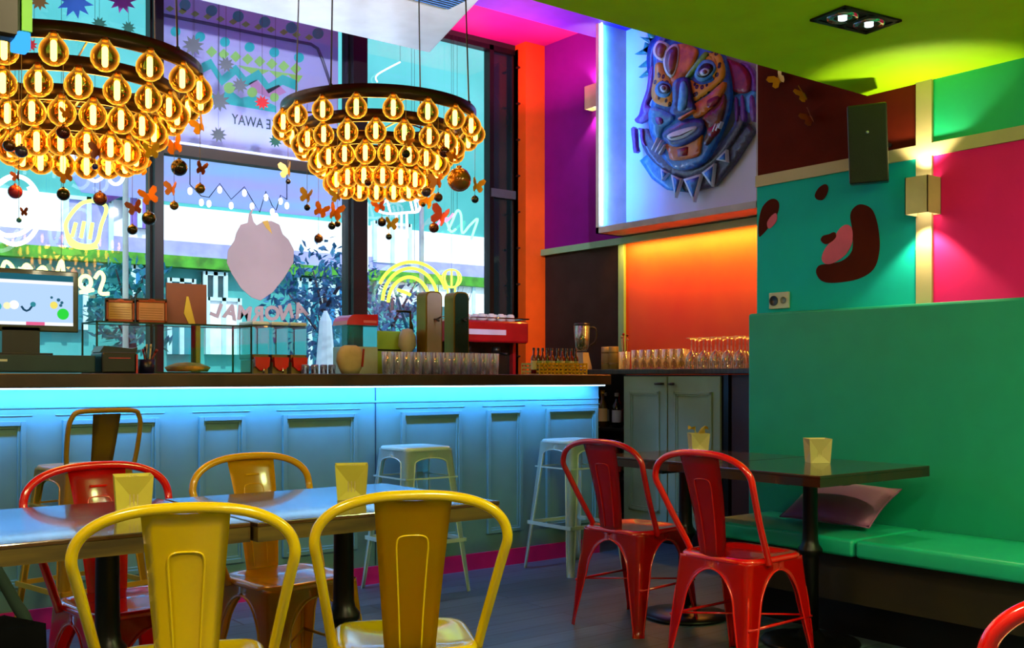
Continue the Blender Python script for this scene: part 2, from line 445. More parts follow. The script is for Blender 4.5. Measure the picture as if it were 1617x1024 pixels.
def seat_mb(L, z, dish, m=None, n=20, ex=5.5, th=.02):
    mb = MB(); rows = []
    def ring(s, zz):
        out = []
        for k in range(48):
            a = 2 * PI * k / 48; c_, s_ = math.cos(a), math.sin(a)
            out.append((math.copysign(abs(c_) ** (2 / ex), c_) * L * s, math.copysign(abs(s_) ** (2 / ex), s_) * L * s, zz))
        return out + [out[0]]
    prof = [(.001, z - dish), (.35, z - dish), (.62, z - dish * .8), (.80, z - dish * .25), (.90, z), (.96, z), (1.0, z - .006), (1.012, z - .016), (1.0, z - th), (.9, z - th - .004), (.001, z - th - .004)]
    mb.grid([ring(s, zz) for s, zz in prof], m)
    bmesh.ops.remove_doubles(mb.bm, verts=mb.bm.verts[:], dist=.0006)
    return mb
def make_chair(name, label, cat, m, msplat, group, rim=False):
    """sheet-steel cafe chair, front towards +Y"""
    t = thing(name, label, cat, group=group)
    L = .178; z = .45
    seat_mb(L, z, .014).build('seat', m, t)
    for sx in (-1, 1):
        for sy in (-1, 1):
            q = MB(); corner_sheet(q, sx, sy, L - .004, z - .012, (.205, .225), .05, .15, .068, .028, zarch=.40)
            # pressed flute down the leg
            pts = []
            for k in range(8):
                tt = .28 + .66 * k / 7; cx = L + (.205 - L) * tt; cy = L + (.225 - L) * tt
                pts.append((sx * (cx - .0135), sy * (cy - .0135), (z - .012) * (1 - tt)))
            q.tube(pts, [.003, .006, .007, .007, .007, .006, .005, .003], seg=6)
            q.build('leg', m, t)
    # side stretchers
    q = MB()
    for sx in (-1, 1): q.tube([(sx * .186, -.195, .20), (sx * .186, .195, .20)], .006)
    q.tube([(-.186, -.19, .205), (.186, .19, .205)], .004); q.build('stretcher', m, t)
    # hoop
    pts = [(-.184, -.070, .425), (-.190, -.092, .47), (-.207, -.155, .58), (-.224, -.207, .68)]
    for k in range(0, 17):
        a = PI - PI * k / 16; zz = .725 + .115 * math.sin(a) ** .85 if 0 < k < 16 else .725
        pts.append((.232 * math.copysign(abs(math.cos(a)) ** .8, math.cos(a)), -.230 - .022 * math.sin(a), zz))
    pts += [(-p_[0], p_[1], p_[2]) for p_ in pts[3::-1]]
    pts = smooth_curve(pts, 3)
    q = MB(); q.tube(pts, .0128, seg=12); q.build('back_hoop', m, t)
    # splat
    rows = []
    for k in range(13):
        f = k / 12; zz = .436 + (.828 - .436) * f
        y = -.166 - .084 * f + .012 * math.sin(PI * f); w = .062 + .031 * f
        rows.append([(w * (j / 4 - 1), y - .010 * (1 - (j / 4 - 1) ** 2), zz) for j in range(9)])
    q = MB(); q.grid(rows, th=.0025)
    def on(f, xx, off):
        return (xx, -.166 - .084 * f + .012 * math.sin(PI * f) - .010 + off, .436 + .392 * f)
    for off in (-.0015, .0015):
        lo = [on(.05, -.026, off), on(.3, -.030, off), on(.6, -.036, off), on(.72, -.038, off), on(.77, -.030, off), on(.78, 0, off), on(.77, .030, off), on(.72, .038, off), on(.6, .036, off), on(.3, .030, off), on(.05, .026, off)]
        q.tube(smooth_curve(lo, 4), .0024, seg=6)
    q.build('back_splat', msplat, t)
    if rim: q = MB(); q.box((0, -.2385 , .775), (.055, .006, .008), bev=.002); q.build('hand_slot_rim', m, t)
    return t
M_yel = mat('yellow_enamel', '#d8ba00', .22, .0, var=.05, coat=.7)
M_yel2 = mat('yellow_amber_enamel', '#d59a00', .22, .0, var=.05, coat=.7)
M_red = mat('red_enamel', '#e00a02', .18, .0, var=.06, coat=1)
M_red2 = mat('dark_red_enamel', '#b40404', .18, .0, var=.06, coat=1)
def spot_at(px, z): # ground position from pixel column and camera depth
    u = uu(px); return (z * (S + u * C), z * (C - u * S))
g = 'metal cafe chairs'
ch1 = make_chair('cafe_chair', 'yellow metal chair seen from behind, nearest the left edge of the wooden table', 'chair', M_yel, M_yel, g)
def put(o, xy, face): o.location = (xy[0], xy[1], 0); o.rotation_euler = (0, 0, face)
def back_to_centre(xy, face, d=.24):
    # xy is where the hoop stands; the chair centre is d in front of it
    return (xy[0] + math.sin(-face) * d, xy[1] + math.cos(face) * d)
def chair_at(o, px, z, deg):
    f = math.radians(deg); put(o, back_to_centre(spot_at(px, z), f), f)
chair_at(ch1, 294, 2.26, -22)
ch2 = copy_tree(ch1); tag(ch2, 'yellow metal chair seen from behind at the right end of the wooden table', group=g); chair_at(ch2, 652, 2.50, -27)
ch3 = make_chair('cafe_chair', 'amber-yellow metal chair facing the camera across the table, before the bar panels', 'chair', M_yel2, M_yel2, g, True); chair_at(ch3, 398, 3.74, 186)
ch4 = make_chair('cafe_chair', 'red metal chair behind the left end of the wooden table', 'chair', M_red, M_red, g, True); chair_at(ch4, 155, 3.34, 186)
ch5 = make_chair('cafe_chair', 'dark red metal chair at the far end of the banquette table, nearer the white stool', 'chair', M_red2, M_red2, g); chair_at(ch5, 948, 4.60, -84)
ch6 = make_chair('cafe_chair', 'bright red metal chair beside the near half of the banquette table', 'chair', M_red, M_red2, g); chair_at(ch6, 1106, 3.90, -88)
ch7 = copy_tree(ch4); tag(ch7, 'red metal chair whose rounded back just enters the lower right corner', group=g); chair_at(ch7, 1870, 1.34, -60)

# ================================================================ stools
def make_stool(name, label, m, back=None):
    t = thing(name, label, 'bar stool', group='metal bar stools'); z = .76; L = .148
    seat_mb(L, z, .006, ex=6).build('seat', m, t)
    for sx in (-1, 1):
        for sy in (-1, 1):
            q = MB(); corner_sheet(q, sx, sy, L - .004, z - .012, (.215, .215), .05, .03, .052, .028, zarch=.705, rc=.022)
            q.build('leg', m, t)
    for zz, w, nm_ in ((.27, .190, 'footrest'), (.60, .158, 'brace')):
        q = MB()
        for a, b_ in (((-w, -w), (w, -w)), ((w, -w), (w, w)), ((w, w), (-w, w)), ((-w, w), (-w, -w))):
            A, B_ = Vector((a[0], a[1], zz)), Vector((b_[0], b_[1], zz)); c_ = (A + B_) / 2; d = B_ - A
            q.box(c_, (abs(d.x) + .008, abs(d.y) + .008, .020 if zz < .5 else .008))
        q.build(nm_, m, t)
    if back:
        q = MB(); w = .150
        pts = [(-w + .012, -.14, .745), (-w, -.15, .80), (-w - .004, -.175, .92), (-w + .008, -.185, .965), (-w + .035, -.19, .985), (0, -.192, .988)]
        pts += [(-a, b_, c_) for a, b_, c_ in pts[-2::-1]]
        q.tube(smooth_curve(pts, 4), .010, seg=10); q.build('back_hoop', back, t)
        q = MB(); rows = [[(x * w_, y, zz) for x in (-1, -.5, 0, .5, 1)] for zz, y, w_ in ((.745, -.14, .045), (.85, -.165, .052), (.975, -.19, .060))]
        q.grid(rows, th=.003); q.build('back_splat', back, t)
    return t
M_white = mat('white_enamel', '#a9c9b4', .3, var=.04, coat=.4)
M_must = mat('mustard_enamel', '#b88a10', .3, var=.05, coat=.4)
M_ochre = mat('ochre_enamel', '#94700a', .35, var=.05)
s1 = make_stool('bar_stool', 'white metal bar stool standing at the middle of the bar', M_white); s1.location = (*spot_at(656, 5.53), 0)
s2 = copy_tree(s1); s2['label'] = 'white metal bar stool at the right end of the bar'; s2.location = (*spot_at(906, 6.13), 0)
s3 = make_stool('bar_stool', 'mustard metal bar stool with a back, left end of the bar', M_must, M_ochre); s3.location = (*spot_at(132, 4.34), 0); s3.rotation_euler = (0, 0, math.radians(12))

# ================================================================ tables
M_wood = mat('dark_table_wood', '#2e1c10', .16, col2='#4c3420', scale=3, stretch=(2, 14, 1), coat=.5, bump=.15, bscale=14)
M_wood2 = mat('dark_table_wood_side', '#24120a', .16, col2='#3d2413', scale=3, stretch=(14, 2, 1), coat=.5, bump=.15, bscale=14)
M_edge = mat('table_edge_wood', '#5c4a14', .5, col2='#33270a', scale=4, stretch=(1, 8, 8))
M_iron = mat('black_iron', '#090808', .35, .4)
def table(name, label, x0, x1, y0, y1, m, th=.05, base=True, edge=None, px=None):
    px = px if px is not None else (x0 + x1) / 2
    t = thing(name, label, 'table', (px, (y0 + y1) / 2, 0)); w, d = (x1 - x0) / 2, (y1 - y0) / 2
    ox = (x0 + x1) / 2 - px
    b = MB(); b.b2((ox - w, -d, .75 - .012), (ox + w, d, .75), m, bev=.003); b.b2((ox - w + .001, -d + .001, .75 - th), (ox + w - .001, d - .001, .75 - .0121), edge or m); b.build('tabletop', None, t)
    q = MB(); q.lathe([(.0, .03), (.034, .03), (.034, .36), (.036, .37), (.050, .385), (.050, .40), (.036, .42), (.032, .44), (.030, .67), (.05, .695), (.0, .695)], seg=20)
    q.build('pole', M_iron, t)
    q = MB(); q.lathe([(.0, .0), (.20, .0), (.205, .008), (.20, .016), (.12, .026), (.06, .035), (.04, .06), (.0, .06)], seg=36); q.build('base', M_iron, t)
    q = MB(); q.box((0, 0, .69), (.36, .05, .02)); q.box((0, 0, .69), (.05, .36, .02)); q.build('bracket', M_iron, t)
    return t
table('cafe_table', 'dark wooden table top with thick edge at the lower left, by the red chair', .42, 1.115, 2.52, 3.20, M_wood, edge=M_edge, px=.86)
table('cafe_table', 'wooden table between the two yellow chairs, its paper holder near the right end', 1.125, 1.90, 2.50, 3.17, M_wood, edge=M_edge, px=1.555)
table('cafe_table', 'dark table at the banquette carrying the plain folded paper holder', 3.33, 4.09, 2.39, 3.02, M_wood2, th=.045, px=3.70)
table('cafe_table', 'dark table at the banquette carrying the paper holder with yellow napkins', 3.40, 4.11, 3.03, 3.72 - .0, M_wood2, th=.045, px=3.66)

# ================================================================ banquette
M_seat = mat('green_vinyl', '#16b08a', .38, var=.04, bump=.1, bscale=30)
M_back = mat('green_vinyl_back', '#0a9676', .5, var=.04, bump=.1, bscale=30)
r = thing('banquette', 'green upholstered banquette bench with a high back along the right wall', 'bench', (3.75, 1.5, 0))
b = MB(); b.b2((.10, -2.4, .165), (.49, 1.83, .375)); b.build('plinth', mat('olive_wood', '#2c2408', .55, col2='#1f1a08', scale=4), r)
b = MB(); b.b2((.2, -2.4, 0), (.49, 1.8, .165)); b.build('kick_space', M_dark, r)
for y0, y1 in ((1.035, 1.85), (-2.4, 1.025)):
    b = MB(); b.b2((0, y0, .376), (.51, y1, .452), bev=.016)
    o = b.build('seat_cushion', M_seat, r)
    for f in o.data.polygons: f.use_smooth = True
    o.modifiers.new('wn', 'WEIGHTED_NORMAL')
b = MB(); b.b2((.515, -2.4, .38), (.62, 2.0, 1.45), bev=.012); o = b.build('backrest', M_back, r)
# pillow
q = MB(); rows = []; n = 16
for side in (1, -1):
    rows = []
    for i in range(n + 1):
        row = []
        for j in range(n + 1):
            a, c_ = i / n * 2 - 1, j / n * 2 - 1
            bulge = (max(0, 1 - a * a) * max(0, 1 - c_ * c_)) ** .45
            pin = 1 - .07 * (1 - abs(a * c_)) * 1
            row.append((c_ * .235 * (1 - .06 * (1 - a * a)), a * .145 * (1 - .08 * (1 - c_ * c_)), side * .055 * bulge))
        rows.append(row)
    q.grid(rows)
bmesh.ops.remove_doubles(q.bm, verts=q.bm.verts[:], dist=.0005)
pil = q.build('cushion', mat('mauve_velvet', '#b8628c', .6, col2='#a35a8e', scale=3, sheen=.5, bump=.2, bscale=200))
tag(pil, 'mauve pink cushion leaning against the green banquette back', 'cushion')
pil.matrix_world = T(4.10, 2.84, .548) @ RZ(math.radians(-90)) @ RX(math.radians(31)) 
q = MB(); pts = []
for k in range(64):
    a = 2 * PI * k / 64; c_, s_ = math.cos(a), math.sin(a); mm = max(abs(c_), abs(s_)); c2, s2 = c_ / mm, s_ / mm
    pts.append((c2 * .235 * (1 - .06 * (1 - s2 * s2)), s2 * .145 * (1 - .08 * (1 - c2 * c2)), 0))
q.tube(pts, .004, seg=6, closed=True); q.build('piping', mat('mauve_piping', '#a05a86', .6), pil)

# ================================================================ napkin holders
M_pap = mat('cream_paper', '#c9b878', .7, var=.06)
M_papy = mat('yellow_paper', '#cfc448', .7, var=.06)
def holder(label, px, py, h, w, rot, m, top='plain', mm=None):
    # base point of the holder on the table top
    z = FPX * (H - .75) / (py - HOR); X, Y = spot_at(px, z)
    t = thing('napkin_holder', label, 'napkin holder', (X, Y, .7505), rot, 'folded paper napkin holders')
    q = MB(); lo, hi, mi = [], [], []
    for k in range(4):
        a = PI / 4 + k * PI / 2
        lo.append(q.bm.verts.new((w * .60 * math.cos(a), w * .60 * math.sin(a), 0))); hi.append(q.bm.verts.new((w * .70 * math.cos(a), w * .70 * math.sin(a), h)))
        a += PI / 4; mi.append(q.bm.verts.new((w * .30 * math.cos(a), w * .30 * math.sin(a), h * (.6 if k % 2 else .38))))
    q.bm.faces.new(lo[::-1])
    for k in range(4):
        n_ = (k + 1) % 4
        for f_ in ([lo[k], lo[n_], mi[k]], [lo[n_], hi[n_], mi[k]], [hi[n_], hi[k], mi[k]], [hi[k], lo[k], mi[k]]): q.bm.faces.new(f_)
    o = q.build('paper_cup', m, t)
    so = o.modifiers.new('s', 'SOLIDIFY'); so.thickness = .002
    q = MB()
    if top == 'plain':
        for k in range(5): q.box(((k - 2) * .008, 0, h * .58), (.003, w * .7, h * .76), rot=RZ(.05 * (k - 2)))
    else:
        for sx in (-1, 1):
            rows = []
            for i in range(7):
                a = i / 6; rows.append([(sx * (.006 + .035 * a + .010 * math.sin(3 * c_ + i)), (c_ - .5) * w * (.5 + .3 * a), h * .5 + .075 * math.sin(a * 1.9) + .008 * math.cos(6 * c_)) for c_ in [j / 6 for j in range(7)]])
            q.grid(rows, th=.0015)
    q.build('napkins', mm or M_pap, t)
    return t
holder('pale yellow faceted paper holder on the left part of the wooden table', 210, 812, .105, .10, -.25, M_papy)
holder('yellow faceted paper holder near the right end of the wooden table', 555, 788, .105, .10, -.5, M_papy)
holder('cream faceted paper holder with nothing sticking out, near banquette table edge', 1291, 731, .105, .10, -.65, M_pap)
holder('cream paper holder with yellow napkins fanned like wings', 1103, 713, .09, .095, -.6, M_pap, 'fan', mat('napkin_yellow', '#d3c227', .7))

# ================================================================ dark chair with jacket, lower left
t = thing('wooden_chair', 'black wooden chair under a dark jacket, cut by the lower left corner', 'chair', (.10, 1.72, 0), math.radians(20))
b = MB(); b.box((0, 0, .45), (.40, .40, .035), bev=.01); b.build('seat', M_dark, t)
for sx in (-1, 1):
    b = MB(); b.tube([(sx * .17, .17, 0), (sx * .165, .165, .44)], .016); b.build('leg', M_dark, t)
    b = MB(); b.tube([(sx * .18, -.2, 0), (sx * .17, -.17, .45), (sx * .17, -.20, .76)], .016); b.build('leg', M_dark, t)
b = MB(); b.box((0, -.195, .70), (.36, .018, .10), bev=.004); b.build('backrest', M_dark, t)
M_jack = mat('dark_jacket_cloth', '#040506', 1, spec=.05, var=.3, bump=.4, bscale=30)
q = MB(); rows = []
for i in range(19):
    a = i / 18; row = []
    for j in range(15):
        c_ = j / 14 * 2 - 1
        if a < .5: y = -.235 - .03 * (1 - 2 * a); zz = .30 + .47 * (a / .5)
        else: y = -.145 + .02 * (a - .5); zz = .77 - .38 * ((a - .5) / .5)
        if .44 < a < .56: zz = .785
        row.append((c_ * (.21 + .03 * abs(.5 - a)), y + .012 * math.sin(c_ * 9 + a * 5), zz - .012 * c_ * c_ + .004 * math.sin(7 * c_)))
    rows.append(row)
q.grid(rows, th=.012); jk = q.build('jacket', M_jack)
jk.matrix_world = T(.10, 1.72, 0) @ RZ(math.radians(20))
tag(jk, 'dark jacket draped over a chair back in the lower left corner', 'jacket')
q = MB(); p0, p1 = atY(-5, 902, 1.72), atY(46, 1000, 1.62)
q.tube(smooth_curve([p0, (p0 + p1) / 2 + Vector((.004, 0, -.004)), p1, p1 + Vector((.0, .0, -.12))], 5), .0095, seg=6)
tag(q.build('bag_strap', mat('dark_green_webbing', '#13211b', .9, spec=.1)), 'dark green bag strap hanging beside the draped jacket', 'strap')
# ================================================================ chandeliers
M_ring = mat('bronze_band', '#3a2410', .32, .6, var=.15)
M_brass = mat('brass', '#a8741c', .25, .9)
M_bulbglass = glass('amber_bulb_glass', '#ffc968', '#ffdf70', .06, emit='#ffcf48', es=1.3, edgeamt=.95, blend=.5, power=3.2)  # bright rim is emission put into the edge of the glass
M_fil = glow('filament_glow', '#ffe3a0', 12)
M_cable = mat('black_cable', '#0b0b0b', .5)
def make_chandelier(label, cx, cy, top, n1=18):
    t = thing('chandelier', label, 'chandelier', (cx, cy, top))
    rows = ((.455, -.103, n1), (.365, -.184, n1), (.29, -.263, n1), (.22, -.350, 16))
    gl = fl = so = None
    for i, (r_, dz, n) in enumerate(rows):
        q = MB(); zt = dz + .103 if i == 0 else dz + .100; zb = dz + .045
        q.lathe([(r_, zb), (r_, zt), (r_ - .012, zt), (r_ - .012, zb)], seg=72, closed=True)
        for k in range(3):   # spokes that carry the band
            a = 2 * PI * k / 3 + .4; q.tube([(0, 0, zt - .01), (r_ * math.cos(a), r_ * math.sin(a), zt - .01)], .004, seg=6)
        q.build('ring', M_ring, t)
        for k in range(n):
            a = 2 * PI * (k + .5 * (i % 2)) / n + .12
            loc = ((r_ - .004) * math.cos(a), (r_ - .004) * math.sin(a), dz)
            if gl is None:
                q = MB(); q.lathe([(.0, -.047), (.018, -.0435), (.034, -.033), (.0445, -.016), (.047, .0), (.0445, .016), (.036, .031), (.024, .044), (.017, .053), (.014, .060)], seg=20)
                gl = q.build('bulb', M_bulbglass, t, loc)
                q = MB(); q.tube([(0, 0, -.022), (0, 0, .028)], .0105, seg=8); q.sphere((0, 0, -.022), .0105, seg=8); q.sphere((0, 0, .028), .0105, seg=8); fl = q.build('filament', M_fil, gl)
                q = MB(); q.lathe([(.0, .066), (.014, .066), (.015, .052), (.013, .050), (0, .05)], seg=12); so = q.build('socket', M_brass, gl)
            else:
                g2 = gl.copy(); COL.objects.link(g2); g2.location = loc
                for ch in (fl, so):
                    c2 = ch.copy(); COL.objects.link(c2); c2.parent = g2
    q = MB(); q.tube([(0, 0, -.26), (0, 0, .0)], .008, seg=8); q.lathe([(.0, -.27), (.03, -.265), (.03, -.24), (0, -.235)], seg=16); q.build('stem', M_ring, t)
    for a in (.55, 2.15, 3.7, 5.3):
        q = MB(); q.tube([(.449 * math.cos(a), .449 * math.sin(a), -.01), (.40 * math.cos(a), .40 * math.sin(a), ZH - top - .015)], .0035, seg=6)
        q.sphere((.449 * math.cos(a), .449 * math.sin(a), 0), .009, seg=8); q.build('suspension_cable', M_cable, t)
    q = MB(); q.lathe([(.38, ZH - top - .0125), (.42, ZH - top - .0125), (.42, ZH - top), (.38, ZH - top)], seg=40, closed=True); q.build('ceiling_plate', M_ring, t)
    return t
LC, RC = (1.093, 4.03, 2.29), (2.52, 4.25, 2.375)
make_chandelier('tiered ring chandelier of amber globe bulbs at the upper left, partly cut off', *LC)
make_chandelier('tiered ring chandelier of amber globe bulbs hanging whole near the middle', *RC)
for i, (x, y, z) in enumerate((LC, RC)):
    light('chandelier_light', 'POINT', (x, y, z - .20), 22, '#ffb648', .18)

# ---- ornaments hung from the chandeliers
GB = {'brown': ('#5e2c18', .15, .5), 'purple': ('#4a3a55', .2, .5), 'gold': ('#8a6420', .12, .8), 'darkgold': ('#3a2c10', .08, .8), 'red': ('#a01828', .12, .4),
      'darkred': ('#55100c', .12, .4), 'blue': ('#1a2a8c', .12, .5), 'dark': ('#1c120e', .1, .6), 'silver': ('#3c4044', .1, .9), 'teal': ('#2a7f84', .2, .4), 'ochre': ('#8f5a14', .22, .5)}
M_bf = {'gold': mat('butterfly_gold', '#e0a114', .4, .2), 'orange': mat('butterfly_orange', '#e07e10', .4, .2), 'rust': mat('butterfly_rust', '#8e3c14', .4, .2), 'red': mat('butterfly_red', '#c4503c', .4, .2)}
M_str = mat('thin_string', '#8c7a50', .6)
def butterfly_mb(q, s, open_, M):
    wing = [(0, .1), (.25, .55), (.7, .8), (.95, .6), (.85, .25), (.55, .05), (.75, -.25), (.6, -.55), (.35, -.6), (.1, -.25), (0, -.12)]
    for sx in (-1, 1):
        W = RY(sx * -open_); q.prism([(sx * x * s, y * s) for x, y in (wing if sx > 0 else wing[::-1])], .0015, M=M @ W)
    q.tube([(0, -.3 * s, .001), (0, .35 * s, .001)], .05 * s, seg=6, M=M)
orn = [ # (chandelier, kind, bauble px, py, r_px, butterfly kind, px, py, size px, label)
 (0, 'brown', 15, 230, 10, None, 0, 0, 0, 'brown matte bauble under the left chandelier, at the picture edge'),
 (0, 'purple', 34, 239, 10, None, 0, 0, 0, 'grey-purple bauble hanging close beneath the left chandelier'),
 (0, 'darkgold', 41, 264, 6, 'gold', 33, 252, 8, 'small dark bauble with a gold butterfly under the grey-purple one'),
 (0, 'red', 24, 303, 11, 'rust', 27, 280, 7, 'shiny red and violet bauble before the round white neon'),
 (0, 'darkred', 100, 209, 11, 'orange', 103, 180, 8, 'dark red bauble in front of the left chandelier bulbs'),
 (0, 'darkgold', 100, 307, 10, 'orange', 103, 280, 10, 'dark gold bauble with an orange butterfly, left of the neon mug'),
 (0, 'blue', 150, 263, 5, 'rust', 156, 241, 12, 'small blue bauble below a brown butterfly'),
 (0, 'brown', 158, 314, 11, None, 0, 0, 0, 'brown shiny bauble just above the green neon mug'),
 (0, 'darkgold', 209, 363, 8, 'rust', 213, 330, 10, 'dark bauble with rust butterfly left of the window post'),
 (0, 'darkgold', 235, 345, 11, 'orange', 235, 312, 12, 'black and gold bauble hanging in front of the left window post'),
 (0, None, 0, 0, 0, 'gold', 222, 266, 12, 'gold butterfly alone on its string left of the window post'),
 (0, None, 0, 0, 0, 'rust', 206, 256, 10, 'rust brown butterfly alone beside the gold one'),
 (0, None, 0, 0, 0, 'gold', 237, 241, 11, 'yellow butterfly close under the left chandelier rim'),
 (0, 'darkgold', 283, 265, 13, 'orange', 277, 232, 13, 'large black and gold bauble right of the window post'),
 (0, 'gold', 275, 325, 7, 'orange', 272, 300, 10, 'small gold bauble with an orange butterfly, lowest right of the window post'),
 (0, 'gold', 316, 298, 8, 'rust', 317, 268, 9, 'gold bauble below a rust butterfly at the right rim of the left chandelier'),
 (0, None, 0, 0, 0, 'gold', 318, 201, 12, 'gold butterfly at the right rim of the left chandelier'),
 (0, 'teal', 30, 348, 4, 'rust', 37, 336, 6, 'tiny teal bauble over the round white neon'),
 (1, 'dark', 455, 287, 4, 'gold', 455, 271, 11, 'tiny dark bauble with gold butterfly left of the right chandelier'),
 (1, 'dark', 485, 328, 5, 'gold', 485, 311, 10, 'tiny dark bauble with gold butterfly above the lone brown bauble'),
 (1, 'brown', 503, 377, 7, None, 0, 0, 0, 'lone brown bauble hanging lowest, right of the grey window sticker'),
 (1, 'dark', 524, 357, 6, 'orange', 527, 337, 12, 'dark bauble with an orange butterfly left of the middle window post'),
 (1, 'dark', 533, 354, 5, 'orange', 506, 334, 10, 'second dark bauble in the pair by the middle window post'),
 (1, None, 0, 0, 0, 'gold', 533, 311, 9, 'gold butterfly alone just left of the middle window post'),
 (1, 'darkred', 581, 288, 6, None, 0, 0, 0, 'small dark red bauble under the lowest row of bulbs'),
 (1, 'dark', 603, 351, 7, 'rust', 599, 327, 9, 'dark bauble with a rust butterfly right of the middle window post'),
 (1, 'silver', 614, 374, 5, 'gold', 616, 355, 9, 'silver black bauble below a gold butterfly'),
 (1, 'dark', 641, 243, 7, 'orange', 643, 225, 7, 'dark bauble in front of the right chandelier bulbs'),
 (1, 'purple', 673, 303, 8, None, 0, 0, 0, 'dark purple bauble below the right chandelier'),
 (1, 'brown', 692, 312, 7, 'orange', 690, 288, 11, 'brown bauble under an orange butterfly, left of the big ochre ball'),
 (1, 'silver', 668, 323, 4, 'gold', 675, 318, 12, 'tiny silver bauble beside a yellow butterfly'),
 (1, 'brown', 685, 360, 8, 'red', 697, 343, 14, 'brown bauble with a pink-red butterfly, lowest on the right chandelier'),
 (1, 'darkred', 701, 240, 9, 'orange', 716, 248, 9, 'dark red bauble in front of the right rim bulbs'),
 (1, 'ochre', 725, 284, 19, None, 0, 0, 0, 'big ochre ball hanging under the right chandelier'),
 (1, 'silver', 750, 315, 6, 'gold', 751, 295, 10, 'small silver bauble below a gold butterfly, furthest right'),
]
rnd = random.Random(3)
for ci, kind, px, py, rp, bk, bx, by, bs, lab in orn:
    cx, cy, top = (LC, RC)[ci]
    ax, ay = (px, py) if kind else (bx, by)
    # pick a depth that keeps the string under the chandelier
    best = None
    for k in range(21):
        Y = cy - .43 + .86 * k / 20; X = onY(ax, Y); d = math.hypot(X - cx, Y - cy)
        if ay < 245 and k > 5: continue
        sc_ = abs(d - (.43 if ay < 245 else .2 + .2 * rnd.random()))
        if best is None or sc_ < best[0]: best = (sc_, X, Y)
    _, X, Y = best
    s_ = mpp(X, Y); zb = hgt(ay, X, Y); d = math.hypot(X - cx, Y - cy)
    zt = top - .02 if d > .3 else top - .23
    zt = max(zt, zb + .05)
    t = thing('hanging_ornament', lab, 'ornament', (X, Y, zb), 0, 'baubles and butterflies under the chandeliers')
    q = MB(); q.tube([(0, 0, 0), (0, 0, zt - zb)], .0011, seg=5); q.build('string', M_str, t)
    if kind:
        c_, ro, me_ = GB[kind]; q = MB(); q.sphere((0, 0, 0), rp * s_, seg=18); q.lathe([(0, rp * s_ * 1.18), (rp * s_ * .22, rp * s_ * 1.15), (rp * s_ * .22, rp * s_ * .9)], M_brass, seg=10)
        q.mats = [mat('bauble_' + kind, c_, ro, me_, coat=.6), M_brass]
        q.bm.faces.ensure_lookup_table()
        q.build('bauble', None, t)
    if bk:
        dz = (py - by) * s_ if kind else 0; dx = (bx - px) * s_ if kind else 0
        q = MB(); butterfly_mb(q, bs * s_ * 1.6, .5 + .4 * rnd.random(), T(dx * C, -dx * S - .004, dz) @ RZ(-YAW + rnd.uniform(-.6, .6)) @ RX(PI / 2) @ RZ(rnd.uniform(-.5, .5)))
        q.build('butterfly', M_bf[bk], t)

# ---- paper stars hung before the window
M_st = {k: mat('paper_' + k, v, .7) for k, v in {'gray': '#55606a', 'red': '#c01420', 'green': '#0d5a4c', 'blue': '#1c5cb8', 'purple': '#8a3fa0', 'brown': '#6a5018', 'darkgreen': '#1c6a5a'}.items()}
stars = [('blue', 118, 2, 28, 'big blue paper star at the top left window'), ('purple', 193, 0, 22, 'purple paper star at the top of the left window'),
 ('darkgreen', 203, 44, 11, 'small green paper star above the left chandelier rim, near the post'), ('red', 48, 71, 11, 'red paper star behind the left chandelier'), ('brown', 62, 2, 15, 'olive brown paper star by the dark ceiling box'),
 ('darkgreen', 157, 38, 12, 'green paper star half hidden by the left chandelier band'), ('gray', 305, 72, 17, 'grey paper star highest on the patterned poster'), ('gray', 357, 102, 13, 'grey paper star above the zigzag pattern'),
 ('gray', 379, 135, 13, 'grey paper star between the zigzags and the red star'), ('gray', 346, 160, 17, 'large grey paper star over the turquoise zigzag'), ('gray', 345, 213, 13, 'grey paper star lowest beside the mirrored lettering'),
 ('gray', 307, 185, 10, 'small grey paper star at the edge of the left chandelier'), ('red', 414, 162, 12, 'red paper star above the mirrored lettering'), ('green', 435, 223, 11, 'dark green paper star under the mirrored lettering')]
for k, px, py, r_, lab in stars:
    Y = 6.72; P_ = atY(px, py, Y); s_ = mpp(P_.x, Y); n = 10
    t = thing('paper_star', lab, 'star', P_, 0, 'paper stars in the window')
    poly = [((r_ if j % 2 == 0 else r_ * .55) * s_ * math.cos(PI * j / n + px), (r_ if j % 2 == 0 else r_ * .55) * s_ * math.sin(PI * j / n + px)) for j in range(2 * n)]
    q = MB(); q.prism(poly, .004, M=RZ(-.35) @ RX(PI / 2)); q.build('star', M_st[k], t)
    q = MB(); q.tube([(0, 0, 0), (0, 0, 3.86 - P_.z)], .0012, seg=5); q.build('string', M_cable, t)

# ================================================================ things on the bar
ZB = 1.1405
M_black = mat('black_plastic', '#101314', .35)
M_navy = mat('dark_blue_steel', '#1c3a44', .4, .2)
# monitor
Y = 5.12; X1 = onY(124, Y); X0 = X1 - .50; s_ = mpp((X0 + X1) / 2, Y)
t = thing('point_of_sale_monitor', 'black till monitor with a bright screen on the left end of the bar', 'monitor', ((X0 + X1) / 2, Y, ZB + .12))
zt, zb = hgt(430, X1, Y) - ZB - .12, hgt(526, X1, Y) - ZB - .12
M_bez = mat('monitor_bezel', '#16240c', .3, coat=.5)
b = MB(); b.b2((-.25, 0, zb), (.25, .035, zt), bev=.005); b.build('housing', M_bez, t)
b = MB(); b.b2((-.225, -.002, zb + .03), (.225, .001, zt - .022)); scr = b.build('screen', glow('screen_image', '#a9c6ea', 1.0), t)
b = MB(); b.b2((-.225, -.0035, zt - .05), (.225, -.002, zt - .022), glow('screen_bar', '#256878', .7)); b.b2((-.225, -.0035, zt - .066), (.225, -.002, zt - .05), glow('screen_white', '#e6ecf8', 1.0))
